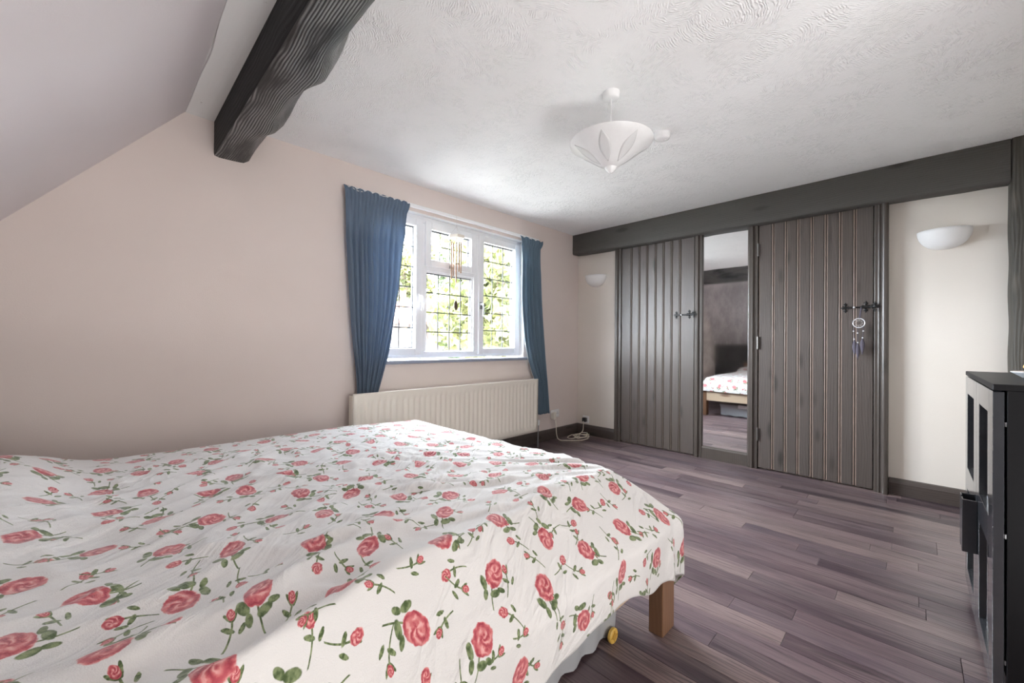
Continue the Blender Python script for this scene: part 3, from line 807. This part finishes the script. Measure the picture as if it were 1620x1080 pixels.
pl = root('pendant_light', (1.824, 1.108, H), 'white cone pendant lamp hanging from the plaster ceiling', 'lamp')
cx, cy = 1.824, 1.108
b = B(); lathe(b, [(0, -.030), (.012, -.034), (.034, -.032), (.040, -.026), (.043, 0), (0, 0)], (cx, cy, H), 32); obj('ceiling_rose', b, M_plastic, pl, smooth=True)
b = B(); tube(b, [(cx, cy, H-.033), (cx, cy, 2.07)], .0032, 8); obj('cord', b, M_plastic, pl, smooth=True)
b = B(); lathe(b, [(0, 0), (.018, 0), (.020, -.05), (.014, -.06), (0, -.06)], (cx, cy, 2.075), 16); obj('lamp_holder', b, M_plastic, pl, smooth=True)
M_shade = Mat('white_glass_shade', (.80, .80, .80), .35)
_x, _y, _z = M_shade.xyz(); _n = M_shade.noise(M_shade.vec(_x, _y, _z), 28, 4)
M_shade.set('Base Color', M_shade.mix(_n, (.74, .74, .74), (.83, .83, .83)))
b = B(); lathe(b, [(.208, 2.090), (.2065, 2.086), (.17, 2.062), (.12, 2.026), (.07, 1.990), (.030, 1.964), (.024, 1.964), (.066, 1.994), (.118, 2.032), (.168, 2.068), (.2045, 2.0925), (.208, 2.090)], (cx, cy, 0), 64)
sh = obj('lamp_shade', b, M_shade, pl, smooth=True)
b = B()
for a in (math.radians(198), math.radians(252), math.radians(318), math.radians(15), math.radians(80), math.radians(138)):
    def q(r, off, z): return (cx+r*math.cos(a)-off*math.sin(a), cy+r*math.sin(a)+off*math.cos(a), z)
    zc = lambda r: float(np.interp(r, [.03, .07, .12, .17, .2065, .21], [1.964, 1.990, 2.026, 2.062, 2.086, 2.089]))-.0012
    prev = None
    n = 14
    for k in range(n+1):
        t = k/n; r = .052+.135*t; wv = .028*math.sin(PI*t)**1.1+.0012
        cur = [b.verts.new(q(r, wv*u, zc(math.hypot(r, wv*u)))) for u in (-1, -.6, -.2, .2, .6, 1)]
        if prev:
            for i in range(5): b.faces.new((prev[i], prev[i+1], cur[i+1], cur[i]))
        prev = cur
o = obj('leaf_panel', b, plain('frosted_leaf_glass', (.66, .66, .66), .45, amount=.03), sh, smooth=True); s = o.modifiers.new('thickness', 'SOLIDIFY'); s.thickness = .0012; s.offset = 0
b = B(); lathe(b, [(0, 2.0), (.030, 1.972), (.031, 1.966), (.024, 1.950), (.016, 1.944), (.013, 1.938), (.006, 1.935), (0, 1.935)], (cx, cy, 0), 24); obj('finial', b, M_plastic, pl, smooth=True)
sk = root('smoke_alarm', (2.398, 1.099, H), 'small round white smoke alarm on the ceiling behind the cone lamp', 'smoke alarm')
b = B(); lathe(b, [(0, -.036), (.030, -.036), (.041, -.031), (.045, -.022), (.046, -.004), (.048, 0), (0, 0)], (2.398, 1.099, H), 32); obj('body', b, M_plastic, sk, smooth=True)
b = B(); lathe(b, [(0, -.039), (.007, -.038), (.008, -.036), (0, -.036)], (2.415, 1.085, H), 12); obj('button', b, M_plastic, sk, smooth=True)

# wind chime hanging from the rail
wx, wy = 2.136, 2.80
ch = root('wind_chime', (wx, wy, 2.14), 'copper tube wind chime hanging in front of the leaded window', 'wind chime')
b = B(); tube(b, [(wx, wy+.05, 2.16), (wx, wy, 2.15), (wx, wy, 2.06)], .0012, 6)
for k in range(3):
    a = 2*PI*k/3+.5; tube(b, [(wx, wy, 2.06), (wx+.055*math.cos(a), wy+.055*math.sin(a), 1.985)], .0009, 5)
tube(b, [(wx, wy, 1.96), (wx, wy, 1.42)], .0008, 5); obj('string', b, M_thread, ch)
b = B(); prism(b, [(wx+.074*math.cos(PI*k/3), wy+.074*math.sin(PI*k/3)) for k in range(6)], 1.958, 1.982); obj('top_disc', b, M_bamboo, ch, bevel=.002)
for k in range(5):
    a = 2*PI*k/5+.3; x, y = wx+.042*math.cos(a), wy+.042*math.sin(a); L = (.25, .29, .32, .36, .27)[k]
    b = B(); tube(b, [(x, y, 1.93), (x, y, 1.93-L)], .0058, 10); tube(b, [(x, y, 1.96), (x, y, 1.93)], .0009, 5); obj('chime_tube', b, M_copper, ch, smooth=True)
b = B(); lathe(b, [(0, .008), (.02, .008), (.022, 0), (.02, -.008), (0, -.008)], (wx, wy, 1.74), 16); obj('striker', b, M_bamboo, ch, smooth=True)
b = B()
for i in range(2):
    n = 12; vs = []
    for k in range(n):
        t = 2*PI*k/n; vs.append(b.verts.new((wx+.019*math.sin(t), wy+(-.002, .002)[i], 1.385+.040*math.cos(t)*(1 if abs(math.cos(t)) < .9 else 1.15))))
    b.faces.new(vs)
    if i == 0: v0 = vs
    else:
        for k in range(n): b.faces.new((v0[k], v0[(k+1) % n], vs[(k+1) % n], vs[k]))
obj('wind_catcher', b, plain('dark_brown_wood', (.08, .05, .035), .5), ch)

# dream catcher on the latch of the hinged door
dx, dy, dz = 3.958, .298, 1.235
dc = root('dream_catcher', (dx, dy, dz+.11), 'small lilac and grey dream catcher hanging on the iron door latch', 'dream catcher')
b = B(); tube(b, [(dx+.012, dy-.012, 1.352), (dx, dy-.012, 1.335), (dx, dy-.004, 1.27)], .005, 6); obj('hanging_loop', b, M_lilac, dc)
b = B(); tube(b, [(dx, dy+.034*math.cos(2*PI*k/24), dz+.034*math.sin(2*PI*k/24)) for k in range(25)], .0034, 7, False); hp = obj('hoop', b, M_bead, dc, smooth=True)
b = B()
for k in range(8):
    a = 2*PI*k/8
    tube(b, [(dx, dy+.034*math.cos(a), dz+.034*math.sin(a)), (dx, dy+.012*math.cos(a+.5), dz+.012*math.sin(a+.5))], .0007, 4)
    tube(b, [(dx, dy+.022*math.cos(a), dz+.022*math.sin(a)), (dx, dy+.022*math.cos(a+PI/4), dz+.022*math.sin(a+PI/4))], .0007, 4)
obj('web', b, M_thread, hp)
for k, (yy, zt, zb) in enumerate(((.030, 1.215, .99), (-.026, 1.215, 1.00), (.006, 1.20, .965))):
    b = B(); tube(b, spline([(dx, dy+yy, zt), (dx-.004, dy+yy*.9, (zt+zb)/2+.04), (dx, dy+yy*.8, zb+.10)], 4), .0016, 5)
    st_ = obj('ribbon', b, M_lilac, dc)
    b = B(); n = 10; rows = []
    for i in range(n+1):
        t = i/n; wv = .012*math.sin(PI*min(1, t*1.05)**.8)+.0015
        rows.append([(dx-.003, dy+yy*.8-wv, zb+.12-t*.12), (dx-.006, dy+yy*.8, zb+.12-t*.12), (dx-.003, dy+yy*.8+wv, zb+.12-t*.12)])
    grid_mesh(b, np.array(rows)); o = obj('feather', b, M_lilac, dc, smooth=True); s = o.modifiers.new('thickness', 'SOLIDIFY'); s.thickness = .0015
    for by, bz in ((yy, zt-.04), (yy*.85, zb+.125)):
        b = B(); ball(b, (dx-.003, dy+by, bz), .0055, 8); obj('bead', b, M_bead, st_, smooth=True)

# ------------------------------------------------------------------ bed
bed = root('bed', (.46, 1.47, 0), 'wide pine bed frame with square legs beneath the rose print bedspread', 'bed')
BX0, BX1, BY0, BY1 = -.62, 1.534, .645, 2.31
for x0, x1, y0, y1 in ((1.436, BX1, BY0, .700), (1.436, BX1, 2.255, BY1), (BX0, BX0+.06, BY0, .705), (BX0, BX0+.06, 2.25, BY1)):
    b = B(); box(b, x0, x1, y0, y1, 0, .385 if x0 > 0 else .74); obj('leg', b, M_pine, bed, bevel=.004, seg=2)
b = B(); box(b, BX0+.06, 1.436, .655, .683, .235, .375); obj('side_rail', b, M_pinex, bed, bevel=.003)
b = B(); box(b, BX0+.06, 1.436, 2.272, 2.300, .235, .375); obj('side_rail', b, M_pinex, bed, bevel=.003)
b = B(); box(b, 1.500, 1.530, .700, 2.255, .225, .380); obj('foot_rail', b, M_piney, bed, bevel=.003)
b = B(); box(b, BX0+.01, BX0+.04, .705, 2.25, .3, .70); obj('headboard', b, M_piney, bed, bevel=.003)
for k in range(12):
    x = BX0+.12+k*.165; b = B(); box(b, x, x+.08, .69, 2.265, .335, .352); obj('slat', b, M_piney, bed)
b = B(); box(b, -.54, 1.37, .80, 2.21, .356, .53); obj('mattress', b, M_mattress, bed, bevel=.05, seg=4)

# bedspread: one sheet laid over mattress and rails
na, nb = 260, 300
hemN, hemF, hemB = .385, .245, .36
XR = 1.43                                               # ridge at the foot
a = np.linspace(-.60, XR+hemF, na)
v = np.linspace(-hemB, 1.46+hemN, nb)                   # from the far drop to the near drop
A, Vv = np.meshgrid(a, v, indexing='ij')
Xb = np.minimum(A, XR)
Yn = np.interp(Xb, [-.6, .15, .25, .43, .80, 1.15, 1.43], [.69, .70, .735, .772, .818, .855, .865])
YF = 2.285
s = np.clip(Vv/1.46, 0, 1)
Yb = YF+(Yn-YF)*s
ea = np.maximum(A-XR, 0); en = np.maximum(Vv-1.46, 0); ef = np.maximum(-Vv, 0)
eb = np.maximum(en, ef); sgn = np.where(ef > 0, 1.0, -1.0)
cu = np.clip((A-1.02)/.42, 0, 1); e = np.hypot(ea, eb)*(1+.22*cu*cu*(3-2*cu)*np.clip(en/hemN, 0, 1)); phi = np.arctan2(eb, ea+1e-9); c_, s_ = np.cos(phi), np.sin(phi)
Dn = np.where(ef > 0, .052, Yn-.628); Df = 1.548-XR
D = np.minimum(Df/np.maximum(c_, 1e-3), Dn/np.maximum(s_, 1e-3))
drop = np.where(ef > 0, .10, .155)*s_**2+.13*c_**2
L1 = np.hypot(D, drop)
t = np.clip(e/L1, 0, 1); over = np.maximum(e-L1, 0)
out = D*t+np.minimum(over, .3)*.03
dz_ = drop*(t*.75+.25*t*t)+over*.985
top = .556+.026*np.clip((Yb-1.55)/.7, 0, 1)*np.clip((1.5-Xb)/.5, .3, 1)
# pillows under the cloth at the head
top += .105/(1+np.exp((Xb+.12)/.045))*(.72+.28*np.cos((Yb-1.85)*4.2))*np.clip(1-eb*3, 0, 1)
X_ = Xb+out*c_; Y_ = Yb+sgn*out*s_; Z_ = top-dz_
# creases fanning from the near foot corner, soft folds towards the head
def ridge(n): return 1-np.abs(2*n-1)
th = np.arctan2(Yb-.70, XR+.28-Xb); rr = np.hypot(Yb-.70, XR+.28-Xb)
ang = th*15+1.2*vnoise(rr*2.2, th*3, 61)
fan = (ridge(vnoise(ang, rr*1.1, 62))**2*.6+ridge(vnoise(ang*2.1+9, rr*1.9, 63))**2*.4)
mask = np.clip((rr-.22)/.25, 0, 1)*np.clip((1.75-rr)/.7, 0, 1)*np.clip((th-.06)/.2, 0, 1)*np.clip((1.50-th)/.5, 0, 1)
xr, yr = Xb*.85+Yb*.5, Yb*.85-Xb*.5
wp = vnoise(xr*2, yr*2, 70)
soft = vnoise(xr*2.3+wp, yr*6.5+wp*2, 71)*.6+ridge(vnoise(xr*3.5+wp*2, yr*9+wp, 72))**2*.4
soft2 = ridge(vnoise(xr*7+wp*3, yr*16+wp*2, 73))**3
ms = np.clip((1.0-Xb)/.6, 0, 1)*np.clip(s*6, 0, 1)
topw = np.clip(1-e*8, 0, 1)
Z_ += topw*(fan*.026*mask+soft*.034*ms+soft2*.013*np.clip((1.35-Xb)/.4, .2, 1)*np.clip(s*4, .2, 1))
# long soft hollows next to the near edge at the head end
q = np.clip((.75-Xb)/.5, 0, 1)
dist = (Yb-Yn)
Z_ += topw*q*(.018*np.exp(-(dist/.035)**2)-.012*np.exp(-((dist-.07)/.04)**2)+.013*np.exp(-((dist-.155)/.035)**2))
# hanging folds
along = A*.9+Vv*.45
fold = (np.sin(along*26+3*vnoise(A*3, Vv*3, 81))*.6+np.sin(along*47+1)*.25)*np.clip((e-.1)/.25, 0, 1)
Y_ += sgn*s_*fold*.0075; X_ += c_*fold*.006
Z_ += np.clip((e-.25)/.15, 0, 1)*.006*np.sin(along*33+2)
cor = np.clip(np.minimum(ea, en)/.08, 0, 1)
aa = phi*13+1.5*vnoise(e*8, phi*3, 83)
X_ += cor*c_*np.sin(aa)*.010; Y_ -= cor*s_*np.sin(aa)*.010
# tuck in towards the leg at the corner hem
for arr in (X_, Y_, Z_):
    for _ in range(2):
        p = np.pad(arr, 1, 'edge'); arr[:] = (p[1:-1, 1:-1]*4+p[:-2, 1:-1]+p[2:, 1:-1]+p[1:-1, :-2]+p[1:-1, 2:])/8
verts = np.stack([X_, Y_, Z_], 2).reshape(-1, 3)
idx = np.arange(na*nb).reshape(na, nb)
faces = np.stack([idx[:-1, :-1], idx[1:, :-1], idx[1:, 1:], idx[:-1, 1:]], 2).reshape(-1, 4)
me = bpy.data.meshes.new('bedspread'); me.from_pydata(verts.tolist(), [], faces.tolist())
uvl = me.uv_layers.new(name='UVMap')
uv = np.stack([A, Vv*((YF-.80)/1.46)], 2).reshape(-1, 2)
li = np.empty(len(me.loops), dtype=np.int32); me.loops.foreach_get('vertex_index', li)
uvl.data.foreach_set('uv', uv[li].astype(np.float32).ravel())
me.polygons.foreach_set('use_smooth', np.ones(len(me.polygons), dtype=bool))
me.materials.append(M_rose.m); me.update()
bs = bpy.data.objects.new('bedspread', me); COL.objects.link(bs)
sm_ = bs.modifiers.new('thickness', 'SOLIDIFY'); sm_.thickness = .003; sm_.offset = -1
tag(bs, 'white cotton bedspread printed with pink and red roses on the bed', 'bedspread')

# clear storage tubs under the bed
def tub(y0, y1, x0, x1, label, nwheel):
    r = root('storage_box', ((x0+x1)/2, (y0+y1)/2, 0), label, 'box', 'storage boxes under the bed')
    h = .165; n = 60
    b = B(); rows = []
    per = []
    for k in range(n): per.append((x0+(x1-x0)*k/n, y0, 0))
    for k in range(24): per.append((x1, y0+(y1-y0)*k/24, 1))
    for k in range(n): per.append((x1-(x1-x0)*k/n, y1, 0))
    for k in range(24): per.append((x0, y1-(y1-y0)*k/24, 1))
    cxm, cym = (x0+x1)/2, (y0+y1)/2
    for z, sc in ((.012, .955), (.012, .97), (.03, .975), (h*.6, .985), (h-.02, .992), (h-.018, 1.012), (h, 1.014)):
        rows.append([(cxm+(p[0]-cxm)*sc, cym+(p[1]-cym)*sc+(.004*math.sin(i*1.05) if z < h-.03 and p[2] == 0 else 0), z+(.006*math.sin(i*1.05) if z < .02 else 0)) for i, p in enumerate(per+per[:1])])
    V = grid_mesh(b, np.array(rows)); b.faces.new(V[0][:-1])
    o = obj('tub', b, M_tub, r, smooth=True)
    b = B(); box(b, x0-.006, x1+.006, y0-.006, y1+.006, h+.001, h+.012); obj('lid', b, M_tub, r, bevel=.004)
    b = B(); box(b, x1+.004, x1+.022, cym-.07, cym+.07, h-.03, h+.02); obj('handle', b, M_plastic, r, bevel=.005)
    for x in nwheel:
        b = B()
        for q in range(1): tube(b, [(x, y0-.020, .026), (x, y0-.006, .026)], .026, 20)
        ww = obj('wheel', b, M_yellow, r, bevel=.003)
        b = B(); tube(b, [(x, y0-.022, .026), (x, y0-.020, .026)], .012, 14); box(b, x-.002, x+.002, y0-.0215, y0-.0195, .006, .046); box(b, x-.02, x+.02, y0-.0215, y0-.0195, .024, .028); obj('hub', b, plain('dark_yellow_hub', (.5, .28, .05), .4), ww)
tub(.775, 1.36, .22, 1.355, 'clear plastic storage box with a yellow wheel, under the near edge of the bed', (1.29, .32))
tub(1.46, 2.10, .42, 1.40, 'clear plastic storage box under the bed foot, seen only in the mirror', ())

# ------------------------------------------------------------------ black glazed cabinet
cb_ = root('display_cabinet', (2.265, -.36, 0), 'black two-door display cabinet with glass panes and long handles', 'cabinet')
CX0, CX1, CYF, CYB, CH = 1.822, 2.712, -.187, -.545, .955
b = B(); box(b, CX0, CX0+.018, CYB, CYF, 0, CH-.018); obj('side_panel', b, M_cab, cb_, bevel=.001)
b = B(); box(b, CX1-.018, CX1, CYB, CYF, 0, CH-.018); obj('side_panel', b, M_cab, cb_, bevel=.001)
b = B(); box(b, CX0-.003, CX1+.003, CYB, CYF+.027, CH-.018, CH); obj('top_panel', b, M_cab, cb_, bevel=.0015)
b = B(); box(b, CX0+.018, CX1-.018, CYB, CYB+.006, .04, CH-.018); obj('back_panel', b, M_cab, cb_)
b = B(); box(b, CX0+.018, CX1-.018, CYB+.006, CYF-.01, .045, .063); obj('bottom_shelf', b, M_cab, cb_)
b = B(); box(b, CX0+.018, CX1-.018, CYB+.006, CYF-.02, .49, .508); obj('shelf', b, M_cab, cb_)
b = B(); box(b, CX0+.018, CX1-.018, CYF-.03, CYF-.012, 0, .045); obj('plinth', b, M_cab, cb_)
yd0, yd1 = CYF+.005, -.160
for x0, x1, hx in ((CX0+.001, 2.2655, 2.2655-.03), (2.2685, CX1-.001, 2.2685+.03)):
    zb_, zt_ = .045, CH-.022
    st = .088
    b = B()
    box(b, x0, x0+st, yd0, yd1, zb_, zt_); box(b, x1-st, x1, yd0, yd1, zb_, zt_)
    for z0, z1 in ((zb_, .115), (.455, .545), (.862, zt_)): box(b, x0+st, x1-st, yd0, yd1, z0, z1)
    d = obj('door', b, M_cabfront, cb_, bevel=.0012)
    for z0, z1 in ((.115, .455), (.545, .862)):
        b = B(); box(b, x0+st, x1-st, yd0+.008, yd0+.012, z0, z1); obj('glass_pane', b, M_cabglass, d)
    b = B(); sg = 1 if hx > 2.267 else -1
    extr(b, [(hx-.020, yd1), (hx-.020, yd1+.038), (hx+.020, yd1+.038), (hx+.020, yd1+.033), (hx-.014, yd1+.033), (hx-.014, yd1)] if sg < 0 else
            [(hx+.020, yd1), (hx+.020, yd1+.038), (hx-.020, yd1+.038), (hx-.020, yd1+.033), (hx+.014, yd1+.033), (hx+.014, yd1)], 2, .318, .508)
    obj('handle', b, M_cabfront, d, bevel=.002, seg=2)
for z in (.16, .52, .84):
    b = B(); tube(b, [(CX0+.004, CYF+.0025, z-.006), (CX0+.004, CYF+.0025, z+.006)], .0022, 8); obj('hinge_pin', b, M_metal, cb_)

# plate with a sandwich-like snack on the cabinet
pt = root('plate', (2.16, -.335, CH), 'white plate of food standing on the black cabinet', 'plate')
px, py = 2.20, -.325
b = B(); lathe(b, [(0, .004), (.045, .004), (.062, .008), (.088, .022), (.092, .025), (.093, .023), (.066, .004), (.045, 0), (0, 0)], (px, py, CH), 40); obj('dish', b, M_plastic, pt, smooth=True)
b = B(); bmesh.ops.create_icosphere(b, subdivisions=3, radius=1, matrix=Matrix.Translation((px, py, CH+.040)) @ Matrix.Diagonal((.07, .066, .016, 1)))
for q in b.verts: q.co.z += .006*math.sin(q.co.x*90)*math.cos(q.co.y*80)
obj('bread', b, plain('golden_bread', (.78, .46, .17), .6, amount=.3, scale=40), pt, smooth=True)
b = B(); bmesh.ops.create_icosphere(b, subdivisions=3, radius=1, matrix=Matrix.Translation((px, py, CH+.022)) @ Matrix.Diagonal((.068, .064, .013, 1)))
for q in b.verts: q.co.z += .003*math.sin(q.co.x*120)*math.cos(q.co.y*130)
obj('filling', b, plain('pink_filling', (.62, .30, .36), .5, amount=.4, scale=60), pt, smooth=True)

# ------------------------------------------------------------------ outside
M_lawn = plain('pale_gravel', (.125, .122, .112), .9, amount=.4, scale=3)
M_roof = plain('red_clay_tiles', (.085, .036, .027), .8, amount=.3, scale=4)
M_render = plain('pale_house_render', (.11, .088, .078), .8, amount=.1, scale=2)
M_timber = plain('dark_house_timber', (.08, .06, .05), .7)
M_pane = plain('dark_window_glass', (.10, .12, .14), .15)
M_bark = plain('bark', (.12, .09, .06), .9, amount=.3)
def leafm(name, a, b_):
    m = Mat(name, a, .6); r = m.rnd(); x, y, z = m.xyz()
    c = m.mix(m.noise(m.vec(x, y, z), 2.2, 4).step(.3, .7), a, b_); m.set('Base Color', c)
    t = m.n('BsdfTranslucent', {'Color': c}); mx = m.n('MixShader', {0: .4})
    m.nt.links.new(m.b.outputs[0], mx.inputs[1]); m.nt.links.new(t.outputs[0], mx.inputs[2]); m.nt.links.new(mx.outputs[0], m.nt.nodes['Material Output'].inputs[0])
    return m
L_yel = leafm('yellow_green_leaves', (.042, .052, .014), (.115, .112, .038))
L_grn = leafm('mid_green_leaves', (.030, .048, .020), (.078, .095, .042))
L_dk = leafm('dark_green_leaves', (.006, .012, .008), (.018, .028, .016))
ZG = -2.7
b = B(); box(b, -30, 60, YW+.4, 80, ZG-.3, ZG)
tag(obj('driveway', b, M_lawn), 'sunlit pale gravel driveway far below the window', 'driveway', kind=ST)
def leaves(name, blobs, n, size, mat, parent, seed):
    r = np.random.default_rng(seed); vs, fs = [], []
    wgt = np.array([q[3]**2 for q in blobs]); wgt /= wgt.sum()
    for k in range(n):
        cx_, cy_, cz_, R_, fz = blobs[r.choice(len(blobs), p=wgt)]
        d = r.normal(size=3); d /= np.linalg.norm(d); rad = R_*(1-.45*r.random()**2)
        c = np.array([cx_, cy_, cz_])+d*rad*np.array([1, 1, fz])
        u = r.normal(size=3); u /= np.linalg.norm(u); w_ = np.cross(u, r.normal(size=3)); w_ /= np.linalg.norm(w_)
        q = size*(.6+.8*r.random()); i = len(vs)
        vs += [c-u*q, c+w_*q*.5, c+u*q, c-w_*q*.5]; fs.append((i, i+1, i+2, i+3))
    o0 = origin(parent)
    me = bpy.data.meshes.new(name); me.from_pydata([tuple(np.array(p)-np.array(o0)) for p in vs], [], fs); me.materials.append(mat.m)
    o = bpy.data.objects.new(name, me); COL.objects.link(o); o.parent = parent
    return o
def tree(x, y, blobs, n, size, mat, label, seed, kind='tree', trunk=.16):
    r = root(kind, (x, y, ZG), label, kind)
    zt = min(q[2] for q in blobs)
    if trunk:
        b = B(); tube(b, spline([(x, y, ZG), (x+.1, y, (ZG+zt)/2), (x, y, zt+.6)], 4), [trunk*(1-.05*i) for i in range(9)], 10); obj('trunk', b, M_bark, r, smooth=True)
        for k in range(4):
            q = blobs[k % len(blobs)]; b = B(); tube(b, [(x, y, zt-.3), ((x+q[0])/2, (y+q[1])/2, (zt+q[2])/2+.2), q[:3]], [.08, .05, .02], 7); obj('branch', b, M_bark, r, smooth=True)
    leaves('crown' if trunk else 'foliage', blobs, n, size, mat, r, seed)
def blobs(x, y, z, R_, k, seed, fz=1.0):
    r = random.Random(seed); o = [(x, y, z, R_*.75, fz)]
    for i in range(k):
        a = r.random()*2*PI; o.append((x+R_*.75*math.cos(a), y+R_*.75*math.sin(a), z+R_*fz*(r.random()*1.5-.75), R_*(.35+.25*r.random()), fz))
    return o
tree(8.2, 8.7, blobs(8.2, 8.7, 2.5, 1.9, 12, 1, 1.3), 6000, .15, L_yel, 'yellow-green leafy tree filling the window pane by the teal curtain', 1)
tree(11.4, 13.4, blobs(11.4, 13.4, 2.8, 1.45, 12, 2, 1.7), 5200, .17, L_grn, 'mid green tree beside the red roofed house', 2)
tree(19.5, 21.0, blobs(19.5, 21.0, 4.4, 3.4, 12, 3, 1.1), 5000, .26, L_grn, 'large pale green tree farthest away behind the garden', 3)
tree(7.2, 12.4, blobs(7.2, 12.4, 3.5, .9, 10, 4, 1.0), 2000, .11, L_yel, 'light green tree rising in front of the house roof, by the denim curtain', 4)
tree(3.95, 5.6, blobs(3.95, 5.6, -.75, .42, 8, 5, 3.6), 3000, .05, L_dk, 'tall dark green shrub seen low in the middle pane', 5, 'shrub', 0)
tree(4.85, 6.05, blobs(4.85, 6.05, -.8, .40, 8, 6, 3.5), 2600, .055, L_yel, 'spiky yellow-green shrub beside the dark shrub', 6, 'shrub', 0)
tree(5.25, 7.9, blobs(5.25, 7.9, -.7, .5, 8, 7, 3.2), 2400, .06, L_yel, 'golden shrub in front of the house wall', 7, 'shrub', 0)
hs = root('house', (9.5, 19, ZG), 'pink rendered house with red tiled roofs across the garden', 'house')
b = B(); box(b, 4.0, 12.6, 18.5, 25, ZG, 2.75); obj('wall', b, M_render, hs)
b = B(); extr(b, [(17.9, 2.6), (21.7, 5.0), (25.5, 2.6), (25.5, 2.8), (21.7, 5.25), (17.9, 2.8)], 0, 3.6, 13.0); obj('roof', b, M_roof, hs)
b = B(); box(b, 9.0, 14.4, 16.3, 18.5, ZG, 1.95); obj('wall', b, M_render, hs)
b = B(); extr(b, [(15.9, 1.9), (18.6, 2.85), (18.6, 3.0), (15.9, 2.05)], 0, 8.7, 14.8); obj('roof', b, M_roof, hs)
for x in (9.6, 11.3, 13.0):
    b = B(); box(b, x, x+1.0, 16.25, 16.3, .9, 1.8); f = obj('window', b, M_timber, hs)
    b = B(); box(b, x+.08, x+.46, 16.22, 16.25, .98, 1.72); box(b, x+.54, x+.92, 16.22, 16.25, .98, 1.72); obj('pane', b, M_pane, f)
for x in (5.2, 7.2, 12.0):
    b = B(); box(b, x-.55, x+.45, 18.45, 18.5, 1.2, 2.3); f = obj('window', b, M_timber, hs)
    b = B(); box(b, x-.47, x-.09, 18.42, 18.45, 1.28, 2.22); box(b, x-.01, x+.37, 18.42, 18.45, 1.28, 2.22); obj('pane', b, M_pane, f)
for x in (9.02, 10.8, 12.5, 14.25):
    b = B(); box(b, x, x+.14, 16.22, 16.3, ZG, 1.95); obj('timber_stud', b, M_timber, hs)
